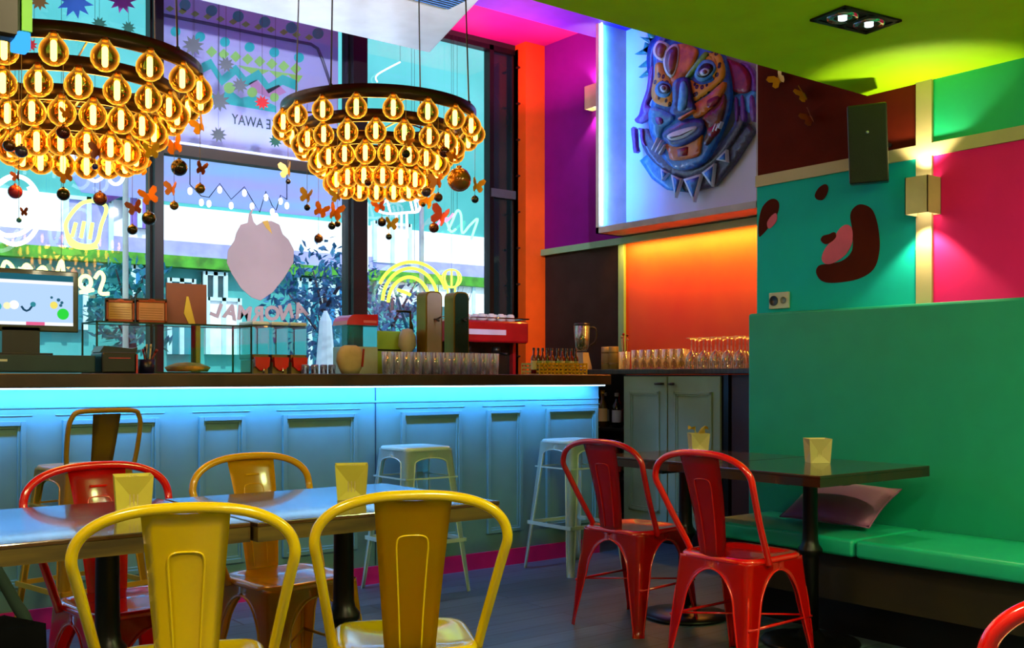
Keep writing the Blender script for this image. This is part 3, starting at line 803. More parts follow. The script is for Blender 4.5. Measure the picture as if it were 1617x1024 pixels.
b.b2((-.225, -.0035, zb + .03), (.225, -.002, zb + .045), glow('screen_white', '#e6ecf8', 1.0)); b.b2((.02, -.004, zb + .03), (.10, -.002, zb + .045), glow('screen_pink', '#d85a86', 1.0))
FX = RX(PI / 2)
for x, z, r_, c_ in ((-.03, .12, .02, '#ffffff'), (-.10, .11, .018, '#49a7b5'), (-.06, .115, .016, '#e8e2b0'), (.14, .125, .017, '#e0cf60'), (.05, .125, .012, '#2f7f8c'), (.16, .15, .008, '#285c70'), (.175, .138, .007, '#285c70'), (.17, .125, .007, '#285c70'), (.13, .16, .006, '#285c70'), (-.14, .10, .03, '#3bbf3a'), (.18, .085, .026, '#2cc63c'), (-.13, .07, .02, '#b8d830')):
    b.lathe([(0, 0), (r_, 0), (r_, .001), (0, .001)], glow('scr' + c_, c_, 1.0), seg=16, M=T(x, -.003, zb + z + .0) @ FX)
b.tube([(.0, -.004, zb + .115), (.01, -.004, zb + .10), (.022, -.004, zb + .094), (.034, -.004, zb + .10), (.044, -.004, zb + .115)], .005, glow('scr_smile', '#20506e', .6), seg=6)
b.build('screen_graphics', None, scr)
b = MB(); b.b2((.03 - .11, .0, -.119 + .088), (.03 + .05, .06, zb + .02)); b.b2((-.13, -.03, -.119 + .083), (.13, .12, -.119 + .092), bev=.002); b.build('stand', M_black, t)
# cash drawer below
X1 = onY(152, 5.02)
t = thing('cash_drawer', 'dark blue metal cash drawer under the till monitor', 'cash drawer', (X1 - .28, 5.2, ZB - .0))
b = MB(); b.b2((-.28, -.17, .003), (.28, .18, .083), bev=.004); b.build('case', M_navy, t)
b = MB(); b.b2((-.26, -.175, .012), (.26, -.169, .072)); b.build('drawer_front', M_navy, t)
b = MB(); b.b2((-.20, -.178, .052), (-.10, -.175, .062)); b.build('label_slot', mat('slot_white', '#c9d4d0', .4), t)
# printer
x0, x1 = onY(159, 5.02), onY(214, 5.02)
t = thing('receipt_printer', 'black receipt printer between the cash drawer and pen cup', 'printer', ((x0 + x1) / 2, 5.02, ZB)); w = (x1 - x0) / 2
b = MB(); b.b2((-w, -.02, .0), (w, .165, .10), bev=.01); b.build('case', M_black, t)
b = MB(); b.prism([(-w, .10), (w + .01, .10), (w + .015, .125), (w - .01, .118), (-w + .02, .13)], .14, M=T(0, .155, 0) @ FX); b.build('lid', M_black, t)
b = MB(); b.b2((-w + .03, -.024, .07), (w - .03, -.02, .074)); b.b2((w - .004, -.024, 0), (w + .004, -.02, .09), mat('red_stripe', '#b82a3a', .4)); b.mats.insert(0, mat('slot_white', '#c9d4d0', .4)) if False else None
b.build('paper_slot', None, t)
# pen cup
xc = onY(231, 5.15)
t = thing('pen_cup', 'dark blue cup full of pens beside the receipt printer', 'pen cup', (xc, 5.15, ZB))
b = MB(); b.lathe([(0, 0), (.038, 0), (.042, .07), (.038, .07), (.035, .006), (0, .006)], seg=24); b.build('cup', mat('navy_cup', '#10153c', .3), t)
for i in range(7):
    a = i * .9; b = MB(); tp = (.035 * math.cos(a) + .02, .03 * math.sin(a), .12 + .012 * (i % 3)); bt = (.012 * math.cos(a + 2), .012 * math.sin(a + 2), .01)
    b.tube([bt, tp], .0045, seg=8); b.tube([Vector(bt).lerp(Vector(tp), .85), tp], .0055, seg=8); b.build('pen', mat('pen%d' % (i % 3), ['#7a1414', '#10203a', '#c9c2a0'][i % 3], .3), t)
# glass display shelf
xa, xb = onY(140, 5.32), onY(383, 5.32); zsh = hgt(513, onY(250, 5.32), 5.32)
M_rod = mat('dark_green_rod', '#1c2a18', .35, .5)
M_disp = glass('display_glass', '#eefaf8', '#ffffff', .04, edgeamt=.1, blend=.06)
t = thing('glass_display_case', 'clear glass display case with thin dark frame, frames standing on it', 'display case', ((xa + xb) / 2, 5.32, ZB)); w = (xb - xa) / 2; hs = zsh - ZB
b = MB()
for sx in (-1, 1):
    for sy in (-.12, .12): b.box((sx * (w - .004), sy, hs / 2), (.008, .008, hs))
for sy in (-.12, .12): b.box((0, sy, hs), (2 * w, .008, .008)); b.box((0, sy, .005), (2 * w, .006, .008))
for sx in (-1, 1): b.box((sx * (w - .004), 0, hs), (.008, .24, .008))
b.build('frame', M_rod, t)
b = MB(); b.b2((-w, -.12, hs - .002), (w, .12, hs + .004)); b.b2((-w, -.122, .01), (w, -.119, hs)); b.b2((w - .003, -.12, .01), (w, .12, hs)); b.build('glass_panel', M_disp, t)
xq = onY(312, 5.32) - (xa + xb) / 2
b = MB(); b.b2((xq - .012, -.01, 0), (xq + .012, .012, hs - .002), mat('yellow_post', '#a8981c', .5)); b.b2((xq - .028, .0, 0), (xq - .013, .02, hs - .002), M_brown); b.build('centre_post', None, t)
xq = onY(300, 5.32)
tt_ = MB(); tt_.lathe([(0, 0), (.10, 0), (.115, .022), (.10, .03), (.06, .045), (.0, .05)], mat('cake_crust', '#b08a2c', .6, var=.3, scale=30), seg=28, c=(0, 0, 0))
tag(tt_.build('cake', None, loc=(xq - .02, 5.30, ZB + .011)), 'flat golden cake inside the glass display case', 'cake')
# framed cards + large frame
M_fo = mat('orange_frame_wood', '#a04208', .4); M_fd = mat('dark_frame_wood', '#2a140a', .4)
for i, (p0, p1, c_, lb) in enumerate(((166, 213, '#c9a860', 'orange framed card with beige text sheet, left of its pair'), (214, 264, '#d6a890', 'orange framed card with pinkish text sheet, next to the big brown frame'))):
    Yf = 5.30; x0, x1 = onY(p0, Yf), onY(p1, Yf); w = (x1 - x0) / 2; hf = hgt(472, x0, Yf) - zsh
    t = thing('framed_card', lb, 'frame', ((x0 + x1) / 2, Yf, zsh + .0045), 0, 'framed cards on the display case')
    b = MB(); b.b2((-w, 0, 0), (w, .012, hf)); b.build('backing', M_fd, t)
    b = MB(); q = b; k_ = .010
    b.b2((-w + .004, -.008, .004), (-w + .004 + k_, 0, hf - .01)); b.b2((w - .004 - k_, -.008, .004), (w - .004, 0, hf - .01)); b.b2((-w + .004, -.008, .004), (w - .004, 0, .004 + k_)); b.b2((-w + .004, -.008, hf - .01 - k_), (w - .004, 0, hf - .01))
    b.sphere((0, -.003, hf - .012), .012, seg=10, sc=(1.8, .5, .8)); b.build('frame_border', M_fo, t)
    b = MB(); b.b2((-w + .016, -.003, .016), (w - .016, -.001, hf - .022)); b.build('card', mat('card%d' % i, c_, .6), t)
    b = MB()
    for j in range(5): b.b2((-w + .022, -.0042, .026 + j * .012), (w - .024, -.003, .028 + j * .012))
    b.build('printed_lines', mat('print_brown', '#8a5a30', .6), t)
x0, x1 = onY(266, 5.34), onY(330, 5.34); w = (x1 - x0) / 2; hf = hgt(447, x0, 5.34) - zsh
t = thing('large_picture_frame', 'large brown picture frame seen from its back, with a yellow strut', 'frame', ((x0 + x1) / 2, 5.37, zsh + .0045))
b = MB(); b.b2((-w, 0, 0), (w, .014, hf), bev=.002); b.build('board', mat('mdf_brown', '#6a3608', .6), t)
b = MB(); b.prism([(-.018, .06), (-.004, .15), (.006, .15), (.045, .0), (.012, .0)], .006, M=T(0, -.001, 0) @ RX(PI / 2 - .0)); b.build('easel_strut', mat('yellow_strut', '#b89a1c', .5), t)
# juice dispensers
M_tank = glass('tank_plastic', '#cfeaf2', '#ffffff', .06, edgeamt=.35, blend=.3)
M_juice = mat('red_juice', '#c8140a', .25, coat=.5); M_jo = mat('orange_juice', '#d8701c', .3)
M_chrome = mat('chrome', '#c8cccc', .12, 1, var=.02)
x0, x1 = onY(387, 5.3), onY(476, 5.3); wd = (x1 - x0) / 3; ht = hgt(508, x0, 5.3) - ZB
t = thing('juice_dispenser', 'three-tank juice dispenser with red drinks on the bar', 'drink dispenser', ((x0 + x1) / 2, 5.3, ZB))
for k in range(3):
    c_ = (k - 1) * wd; b = MB(); w = wd / 2 - .004
    b.b2((c_ - w, -.08, .075), (c_ + w, .1, ht - .02), bev=.012); tk = b.build('tank', M_tank, t)
    b = MB(); b.b2((c_ - w + .002, -.082, ht - .02), (c_ + w - .002, .1, ht), bev=.006); b.build('lid', mat('tank_lid', '#cfe6ea', .3), t)
    b = MB(); b.b2((c_ - w + .006, -.074, .08), (c_ + w - .006, .094, .105)); b.build('juice', M_jo, tk)
    b = MB(); b.prism([(-w + .008, .09), (w - .008, .09), (w - .012, .04), (.012, .018), (-.012, .018), (-w + .012, .04)], .05, M=T(c_, -.05, 0) @ FX); b.build('front_tap_housing', M_juice, t)
    b = MB(); b.tube([(c_, -.115, .03), (c_, -.115, .004)], .006, M_chrome); b.b2((c_ - w + .01, -.075, .0), (c_ + w - .01, .09, .074), mat('tan_plastic', '#8a7a3c', .5)); b.build('spout', None, t)
# frozen drink machine with red dome
x0, x1 = onY(541, 5.32), onY(590, 5.32); w = (x1 - x0) / 2; ht = hgt(494, x0, 5.32) - ZB
t = thing('slush_machine', 'white countertop machine with a rounded red lid on the bar', 'drink machine', ((x0 + x1) / 2, 5.34, ZB))
b = MB(); b.b2((-w, -.07, 0), (w, .10, ht * .45), bev=.006); b.build('body', mat('pale_plastic', '#a9c4c4', .4), t)
b = MB(); b.b2((-w + .004, -.066, ht * .45), (w - .004, .096, ht * .80)); b.build('tank', M_tank, t)
b = MB(); pr = [(-w, 0)] + [(-w + .05 * (1 - math.cos(a)) * 1.1, .06 * math.sin(a)) for a in (.4, .8, 1.2, 1.57)] + [(w, .065), (w, 0)]
b.prism(pr, .17, M=T(0, .10, ht * .80) @ FX); b.build('lid', mat('red_lid', '#d0101c', .25, coat=.6), t)
b = MB(); b.b2((.005, -.0735, ht * .84), (w - .012, -.0715, ht * .88)); b.build('lid_strip', mat('lid_pink', '#e87a90', .3), t)
# tan sack
xs_ = onY(553, 5.12); q = MB(); rows = []
q.lathe([(0, 0), (.045, .0), (.06, .03), (.075, .07), (.07, .115), (.05, .15), (.03, .16), (0, .158)], mat('tan_canvas', '#b4a880', .8, var=.2, bump=.3, bscale=20), seg=24)
bmesh.ops.scale(q.bm, vec=(1.12, .7, 1.0), verts=q.bm.verts[:])
t = q.build('canvas_sack', None, loc=(xs_, 5.12, ZB)); tag(t, 'beige canvas sack standing in front of the red-lidded machine', 'sack')
q = MB(); q.box((.055, -.045, .09), (.010, .006, .10), rot=RY(.1)); q.build('red_tab', mat('dark_red_tab', '#8a1610', .5), t)
# small glass jars left of machine
for px, k in ((482, 0), (497, 1), (511, 2), (524, 3)):
    xj = onY(px, 5.15); q = MB(); q.lathe([(0, 0), (.02, 0), (.021, .045), (.018, .052), (.018, .002), (0, .002)], glass('jar_glass', '#dff2f6', '#ffffff', .08, edgeamt=.5), seg=16)
    tag(q.build('glass_jar', None, loc=(xj, 5.15, ZB)), 'small low glass jar on the bar right of the juice dispenser', 'jar', 'small glass jars')
# beer taps
def tap(px0, px1, pyt, label, front, side):
    Yt = 5.26; x0, x1 = onY(px0, Yt), onY(px1, Yt); w = (x1 - x0) / 2; ht = hgt(pyt, (x0 + x1) / 2, Yt) - ZB
    t = thing('beer_tap_column', label, 'beer tap', ((x0 + x1) / 2, Yt, ZB), 0, 'beer tap columns')
    def arch(w, h): return [(-w, 0), (w, 0)] + [(w * math.copysign(abs(math.cos(a)) ** .55, math.cos(a)), h - w * .7 + w * .7 * math.sin(a)) for a in [PI * k / 12 for k in range(13)]]
    b = MB(); b.prism(arch(w, ht), .10, M=T(0, .05, 0) @ FX); b.build('column', side, t)
    b = MB(); b.prism(arch(w * .86, ht - .012), .004, M=T(0, -.05, 0.004) @ FX); b.build('face_plate', front, t)
    b = MB(); b.tube([(0, -.052, ht * .66), (0, -.075, ht * .66), (0, -.10, ht * .64)], .006); b.tube([(0, -.075, ht * .66), (.03, -.08, ht * .69)], .005); b.build('tap_handle', M_black, t)
    b = MB(); b.box((0, 0, .003), (w * 2.3, .13, .006)); b.build('foot', M_chrome, t)
M_gold = mat('gold_side', '#8a6a10', .3, .7)
tap(665, 691, 461, 'beer tap column with a beige-grey face', mat('taupe_face', '#8c8078', .35), M_gold)
tap(709, 733, 462, 'beer tap column with a dark green face', mat('bottle_green_face', '#10281e', .25, coat=.5), M_gold)
# tumblers
M_tum = glass('tumbler_glass', '#f4fcf2', '#ffffff', .10, edgeamt=.95, blend=.35, power=1.1)
q = MB(); q.lathe([(0, 0), (.029, 0), (.034, .125), (.031, .125), (.027, .014), (0, .014)], seg=20); g0 = q.build('tumbler', M_tum)
k = 0
for row, (Yg, off) in enumerate(((5.02, 0), (5.10, .5))):
    for i in range(12):
        px = 612 + (i + off * .9) * 15.2
        if px > 786: continue
        o = g0 if k == 0 else g0.copy()
        if k: COL.objects.link(o)
        o.location = (onY(px, Yg), Yg, ZB); k += 1
        tag(o, 'clear tumbler in the front row on the bar before the beer taps' if row == 0 else 'clear tumbler in the rear row on the bar before the beer taps', 'glass', 'tumblers on the bar')
# lime box, grinder and faucet behind the taps
x0, x1 = onY(592, 5.42), onY(640, 5.42)
q = MB(); q.b2((-(x1 - x0) / 2, -.05, 0), ((x1 - x0) / 2, .05, .26), bev=.006); t = q.build('lime_box', mat('lime_plastic', '#9cc84c', .5), loc=((x0 + x1) / 2, 5.44, ZB)); tag(t, 'lime green box behind the tumblers', 'box')
q = MB(); q.b2((-(x1 - x0) / 2, -.054, .14), ((x1 - x0) / 2, -.051, .15)); q.build('dark_stripe', M_black, t)
xg = onY(643, 5.32); t = thing('coffee_grinder', 'pale coffee grinder with a conical hopper left of the beige beer tap', 'coffee grinder', (xg, 5.32, ZB))
q = MB(); q.lathe([(0, 0), (.05, 0), (.045, .03), (.04, .10), (.045, .12), (0, .12)], seg=20); q.build('body', mat('grinder_grey', '#8fa08c', .4), t)
q = MB(); q.lathe([(.02, .12), (.055, .17), (.05, .23), (.03, .27), (0, .275)], seg=20); q.build('hopper', mat('hopper_beige', '#b4b09c', .4), t)
q = MB(); q.b2((-.02, -.052, .04), (.02, -.045, .09)); q.build('blue_label', mat('blue_label', '#1c78b0', .4), t)
xf = onY(648, 5.50); q = MB(); q.tube(smooth_curve([(0, 0, 0), (0, 0, .36), (-.004, 0, .385), (-.03, 0, .39), (-.10, 0, .39)], 4), .007); q.tube([(0, 0, .33), (.012, 0, .30), (.012, 0, .26)], .009)
tag(q.build('faucet', mat('dark_bronze', '#3c3a1c', .3, .8), loc=(xf, 5.50, ZB)), 'thin dark faucet rising beside the beige beer tap', 'faucet')
# espresso machine on the back counter
Ye = 6.35; x0, x1 = onY(690, Ye), onY(812, Ye); w = (x1 - x0) / 2; s_ = mpp(x1, Ye); ht = hgt(508, (x0 + x1) / 2, Ye) - 1.06
M_er = mat('espresso_red', '#8c0e1a', .25, coat=.7)
t = thing('espresso_machine', 'red espresso machine with cups on top, right of the beer taps', 'coffee machine', ((x0 + x1) / 2, Ye, 1.0605))
b = MB(); b.b2((-w, -.18, ht * .66), (w, .2, ht), bev=.015); b.b2((-w, -.02, .05), (-w + .03, .2, ht * .7)); b.b2((w - .03, -.02, .05), (w, .2, ht * .7)); b.build('body', M_er, t)
b = MB(); b.b2((-w + .031, .02, .05), (w - .031, .19, ht * .66)); b.build('back_panel', M_black, t)
b = MB(); b.lathe([(0, 0), (.03, 0), (.034, .06), (.0, .06)], seg=16, M=T(0, -.06, ht * .28)); b.build('red_pitcher', M_er, t)
b = MB(); b.b2((-w + .02, -.2, .0), (w - .02, .18, .06), bev=.008); b.build('drip_tray', M_chrome, t)
b = MB(); b.b2((-w + .04, -.183, ht * .78), (w - .22, -.1801, ht * .86)); b.build('name_strip', mat('pale_strip', '#b8b4d8', .4), t)
for k in (-.15, .12):
    b = MB(); b.lathe([(0, 0), (.035, 0), (.035, .05), (0, .05)], seg=16, M=T(k, -.08, ht * .5)); b.tube([(k, -.09, ht * .51), (k, -.22, ht * .48)], .010, M_black); b.build('group_head', M_chrome, t)
b = MB(); b.tube([(-w, -.18, ht + .02), (-w, .18, ht + .02), (w, .18, ht + .02), (w, -.18, ht + .02)], .005, closed=True); b.build('cup_rail', M_chrome, t)
q = MB(); q.lathe([(0, .055), (.018, .055), (.03, .045), (.036, 0), (.033, 0), (.028, .042), (0, .05)], seg=16); q.tube(smooth_curve([(.033, 0, .012), (.052, 0, .02), (.05, 0, .038), (.031, 0, .042)], 3), .004); c0_ = q.build('coffee_cup', mat('white_china', '#b9bcc4', .25))
k = 0
for j in range(3):
    for i in range(4):
        o = c0_ if k == 0 else c0_.copy()
        if k: COL.objects.link(o)
        o.location = ((x0 + x1) / 2 - .02 + i * .09 , Ye - .09 + j * .08, 1.0605 + ht + .001); o.rotation_euler = (0, 0, .5 * i + j); k += 1
        tag(o, 'white coffee cup stored upside down on the espresso machine', 'cup', 'cups on the espresso machine')
# stack of jars right of espresso
# bottles in yellow crates at the right end
M_crate = mat('yellow_crate', '#c9a21c', .5, var=.15)
Yc = 5.22
for i, (p0, p1) in enumerate(((838, 874), (876, 912))):
    x0, x1 = onY(p0, Yc), onY(p1, Yc); w = (x1 - x0) / 2
    q = MB(); q.b2((-w, -.09, 0), (w, .09, .006)); hh = .075
    for a in (-1, 1):
        for zz in (.02, .045, .068): q.b2((-w, a * .09 - .003, zz - .007), (w, a * .09 + .003, zz + .007)); q.b2((a * w - .003, -.09, zz - .007), (a * w + .003, .09, zz + .007))
        for xx in range(7): q.b2((-w + 2 * w * xx / 6 - .004, a * .09 - .003, 0), (-w + 2 * w * xx / 6 + .004, a * .09 + .003, hh))
    tag(q.build('bottle_tray', M_crate, loc=((x0 + x1) / 2, Yc, ZB)), ('yellow slatted tray of sauce bottles, nearer the orange pillar', 'yellow slatted tray of sauce bottles, nearer the blender')[i], 'tray', 'sauce bottle trays')
def bottle(name, h, r_, m, mc, mlab=None):
    t = thing(name, None, None)
    q = MB(); q.lathe([(0, 0), (r_, 0), (r_, h * .55), (r_ * .85, h * .65), (r_ * .38, h * .74), (r_ * .36, h * .92), (0, h * .92)], seg=14); q.build('glass_body', m, t)
    q = MB(); q.lathe([(r_ * .45, h * .9), (r_ * .45, h), (0, h)], seg=12); q.build('cap', mc, t)
    if mlab: q = MB(); q.lathe([(r_ * 1.02, h * .15), (r_ * 1.02, h * .5)], seg=14); q.build('label_band', mlab, t)
    return t
M_capk = mat('black_cap', '#120c0a', .3)
kinds = [bottle('sauce_bottle', .165, .019, mat('sauce_red', '#6a1208', .15, coat=.6), M_capk, mat('label_cream', '#cbbf8a', .6)),
         bottle('sauce_bottle', .165, .019, mat('sauce_brown', '#3a1408', .15, coat=.6), M_capk, mat('label_green', '#8aa05a', .6))]
used = [0, 0]
def place(proto, flagi, used, loc, label, cat, group):
    o = proto if not used[flagi] else copy_tree(proto); used[flagi] = 1; o.location = loc; tag(o, label, cat, group)
for i in range(10):
    px = 843 + i * 7.1; px += 2 if i > 4 else 0
    for j, yy in enumerate((-.045, .045)):
        place(kinds[(i + j) % 2], (i + j) % 2, used, (onY(px, Yc + yy), Yc + yy, ZB + .0065), 'dark sauce bottle with a %s label standing in a yellow tray' % ('cream', 'green')[(i + j) % 2], 'bottle', 'sauce bottles in the yellow trays')
# ================================================================ on the side worktop
ZS = 1.1805; XS = 5.34
yb = onX(919, 5.25)
t = thing('blender', 'blender with a glass jug and white base on the side worktop', 'blender', (5.25, yb, ZS))
q = MB(); q.lathe([(0, 0), (.075, 0), (.075, .02), (.055, .10), (.05, .13), (0, .13)], seg=4, M=RZ(PI / 4 + .2), smooth=False); q.build('base', mat('white_plastic', '#b4ad9c', .4), t)
q = MB(); q.lathe([(0, .14), (.035, .14), (.05, .17), (.062, .33), (.058, .33), (.046, .18), (0, .15)], seg=22); q.build('jug', glass('blender_jug', '#c8dcc8', '#ffffff', .12, edgeamt=.6), t)
q = MB(); q.tube(smooth_curve([(.05, -.02, .32), (.09, -.05, .31), (.095, -.05, .22), (.055, -.03, .18)], 4), .008); q.build('jug_handle', M_black, t)
q = MB(); q.lathe([(0, .33), (.062, .33), (.058, .35), (0, .352)], seg=20); q.build('lid', M_black, t)
for px, c_, lb in ((957, '#b9ab84', 'cream tin on the side worktop, right of the blender'), (969, '#a89a60', 'olive striped tin beside the cream tin')):
    q = MB(); q.lathe([(0, 0), (.036, 0), (.036, .165), (.034, .17), (.0, .17)], mat('tin' + c_, c_, .45), seg=24)
    for zz in (.04, .12): q.lathe([(.0365, zz), (.0365, zz + .012)], mat('tin_band', '#7a6a40', .4), seg=24)
    tag(q.build('tin', None, loc=(XS, onX(px, XS), ZS)), lb, 'tin')
xj, yj = XS + .02, onX(986, XS + .02)
t = thing('utensil_jar', 'glass jar of bar tools with a red stirrer in front of the pale trim', 'jar', (xj, yj, ZS))
q = MB(); q.lathe([(0, 0), (.04, 0), (.042, .13), (.039, .13), (.037, .006), (0, .006)], seg=20); q.build('jar_glass', M_tum, t)
for i, (dx, dy, hh, c_) in enumerate(((.02, .03, .26, '#8c1418'), (-.01, .02, .24, '#9a9a8a'), (.0, -.03, .25, '#7c1c10'), (.02, -.01, .22, '#a8a890'))):
    q = MB(); q.tube([(dx * .3, dy * .3, .01), (dx, dy, hh)], .004, seg=6); q.sphere((dx, dy, hh), .010, seg=8); q.build('bar_tool', mat('tool' + c_, c_, .3, .4), t)
M_stem = glass('stemware_glass', '#f6efe6', '#ffffff', .12, edgeamt=.55, blend=.35)
q = MB(); q.lathe([(0, 0), (.030, 0), (.034, .135), (.031, .135), (.028, .012), (0, .012)], seg=18); hb = q.build('highball_glass', M_stem)
q = MB(); q.lathe([(.038, 0), (.044, .04), (.040, .08), (.02, .108), (.005, .12), (.004, .19), (.012, .197), (.036, .202), (.036, .205), (.0, .2045), (.0, .118)], seg=20); wg = q.build('wine_glass', M_stem)
k = 0
for row, xx in enumerate((5.22, 5.34)):
    for i in range(7):
        o = hb if k == 0 else hb.copy()
        if k: COL.objects.link(o)
        o.location = (xx, onX(1004 + i * 12 + row * 5, xx), ZS); k += 1
        tag(o, 'tall straight glass on the side worktop before the orange wall', 'glass', 'straight glasses on the side worktop')
k = 0
for row, xx in enumerate((5.20, 5.33, 5.45)):
    for i in range(5):
        px = 1092 + i * 19 + row * 6
        y = onX(px, xx)
        if y < 3.66: continue
        o = wg if k == 0 else wg.copy()
        if k: COL.objects.link(o)
        o.location = (xx, y, ZS); k += 1
        tag(o, 'stemmed glass standing upside down on the side worktop', 'glass', 'upturned wine glasses on the side worktop')
# bottles on the dark shelf
kb = [bottle('liquor_bottle', .27, .034, mat('liq_a', '#6a1a1c', .15, coat=.5), M_capk, mat('lab_red', '#d84a4a', .5)), bottle('liquor_bottle', .27, .034, mat('liq_b', '#4a3010', .15, coat=.5), mat('cap_gold', '#a08030', .3, .8), mat('lab_tan', '#d8b47c', .5)),
      bottle('liquor_bottle', .25, .034, mat('liq_c', '#14141c', .15, coat=.5), mat('cap_pale', '#8c9098', .4), mat('lab_pale', '#b0b4bc', .5))]
used = [0, 0, 0]; nm = ('red labelled', 'tan labelled', 'pale labelled')
for zi, z in enumerate((.7605, .4005)):
    for i in range(6):
        k = (i + zi) % 3
        place(kb[k], k, used, (XC + .12 + (i % 2) * .09, c1 + .05 + i * .074, z), '%s bottle on the %s shelf between bar and cabinet' % (nm[k], ('upper', 'lower')[zi]), 'bottle', '%s bottles on the %s dark shelf' % (nm[k], ('upper', 'lower')[zi]))
# ================================================================ right wall fittings
# speaker
p0 = atX(1371, 229, 4.22); sp = thing('wall_speaker', 'black loudspeaker tilted forward on the right wall', 'speaker', (4.22, p0.y, p0.z), math.radians(-62))
sp.rotation_euler = (math.radians(7), math.radians(-1.5), math.radians(-58))
b = MB(); b.b2((-.085, -.08, -.175), (.085, .07, .175), bev=.008); b.build('cabinet', mat('speaker_black', '#0a0f0a', .35), sp)
b = MB(); b.b2((-.078, -.084, -.168), (.078, -.079, .168)); b.build('grille', mat('speaker_grille', '#0c1a10', .6, bump=.6, bscale=400), sp)
b = MB(); b.lathe([(0, 0), (.006, 0), (.006, .002), (0, .002)], seg=10, M=T(0, -.0845, .05) @ FX); b.build('badge', mat('badge_silver', '#c0c4c4', .3, .8), sp)
b = MB(); b.tube([(.02, .06, 0), (.09, .12, .0), (.10, .17, .0)], .012); b.build('wall_bracket', M_black, sp)
# sconces
def sconce(name, label, X, y0, y1, z0, z1, d, m, side=None):
    t = thing(name, label, 'wall lamp', (X, (y0 + y1) / 2, (z0 + z1) / 2)); w, h = (y1 - y0) / 2, (z1 - z0) / 2
    b = MB()
    b.b2((-d, -w, -h), (-d + .004, w, h)); b.b2((-d, -w, -h), (-.001, -w + .004, h)); b.b2((-d, w - .004, -h), (-.001, w, h)); b.b2((-.004, -w, -h), (-.001, w, h)); b.build('housing', m, t)
    b = MB(); b.b2((-d + .006, -w + .006, -h + .03), (-.006, w - .006, -h + .034)); b.b2((-d + .006, -w + .006, h - .034), (-.006, w - .006, h - .03)); b.build('diffuser', glow('sconce_glow', '#fff0c8', 6), t)
    return t
M_sc = mat('sconce_cream', '#c9b488', .5)
ys0, ys1 = onX(1466, 4.27), onX(1430, 4.27); zc = hgt(308, 4.27, (ys0 + ys1) / 2)
sconce('wall_sconce', 'cream box wall lamp between the teal and pink wall fields', XT - .006, ys0, ys1, zc - .082, zc + .082, .11, M_sc)
yl0, yl1 = onX(941, 5.50), onX(922, 5.50); zc2 = hgt(149, 5.5, yl0)
sconce('wall_sconce', 'small box wall lamp on the purple wall beside the lit mask box', XW - .006, yl0 - .02, yl1, zc2 - .09, zc2 + .09, .09, M_sc)
for (x, y, z, po, c_) in ((XT - .085, (ys0 + ys1) / 2, zc, 11, '#fff0b8'), (XW - .05, (yl0 + yl1) / 2, zc2, 9, '#ffc8d8')):
    light('sconce_up', 'SPOT', (x, y, z + .09), po, c_, .02, (PI, 0, 0), angle=math.radians(105), blend=.35)
    light('sconce_down', 'SPOT', (x, y, z - .10), po, c_, .02, (0, 0, 0), angle=math.radians(105), blend=.35)
# outlet
pc = atX(1232, 475, XT - .006)
t = thing('wall_socket', 'white double wall socket above the banquette back', 'socket', (XT - .0065, pc.y, pc.z))
b = MB(); b.b2((-.012, -.062, -.042), (0, .062, .042), bev=.003); b.build('plate', mat('socket_white', '#b8b8a0', .4), t)
for yy in (.03,): b = MB(); b.lathe([(.0, .0), (.022, 0), (.026, .004), (.026, 0)], seg=20, M=T(-.0125, yy, 0) @ RY(-PI / 2)); b.build('socket_opening', M_black, t)
b = MB(); b.lathe([(.0, 0), (.016, 0), (.018, .003)], seg=16, M=T(-.0125, -.03, 0) @ RY(-PI / 2)); b.build('switch_ring', mat('grey_ring', '#6c7064', .4), t)
# painted spots on the teal field
def blob(name, pts, m, X, off, parent=None):
    P_ = [atX(px, py, X) for px, py in pts]; P_ = smooth_curve(P_, 5, True)
    q = MB(); a = [q.bm.verts.new((X - off, p_.y, p_.z)) for p_ in P_]; q.bm.faces.new(a)
    r_ = bmesh.ops.extrude_face_region(q.bm, geom=q.bm.faces[:]); bmesh.ops.translate(q.bm, vec=(off - .0005, 0, 0), verts=[g_ for g_ in r_['geom'] if isinstance(g_, bmesh.types.BMVert)])
    o = q.build(name, m); o['kind'] = 'structure'; return o
Xw = XT - .0062
M_spot = mat('spot_brown', '#4e1606', .8, spec=.1); M_spink = mat('spot_pink', '#d0506c', .55)
blob('wall_painting_spot', [(1362, 323), (1378, 332), (1387, 360), (1389, 395), (1380, 425), (1355, 441), (1318, 447), (1298, 444), (1289, 431), (1293, 420), (1306, 417), (1330, 412), (1346, 395), (1346, 365), (1343, 340), (1350, 327)], M_spot, Xw, .002)
blob('wall_painting_tongue', [(1337, 355), (1346, 362), (1346, 383), (1336, 402), (1318, 415), (1304, 417), (1298, 408), (1304, 392), (1316, 378), (1326, 362)], M_spink, Xw, .0035)
blob('wall_painting_spot', [(1318, 367), (1321, 374), (1314, 382), (1304, 386), (1297, 380), (1300, 373), (1310, 370)], M_spot, Xw, .005)
blob('wall_painting_spot', [(1303, 291), (1308, 296), (1306, 307), (1299, 316), (1290, 315), (1287, 308), (1293, 297)], M_spot, Xw, .002)
blob('wall_painting_spot', [(1222, 314), (1230, 320), (1229, 335), (1220, 350), (1212, 362), (1204, 371), (1198.5, 373), (1198.5, 350), (1203, 330), (1212, 318)], M_spot, Xw, .002)
blob('wall_painting_tongue', [(1226, 337), (1227, 348), (1220, 358), (1214, 361), (1212, 352), (1218, 342)], M_spink, Xw, .0035)
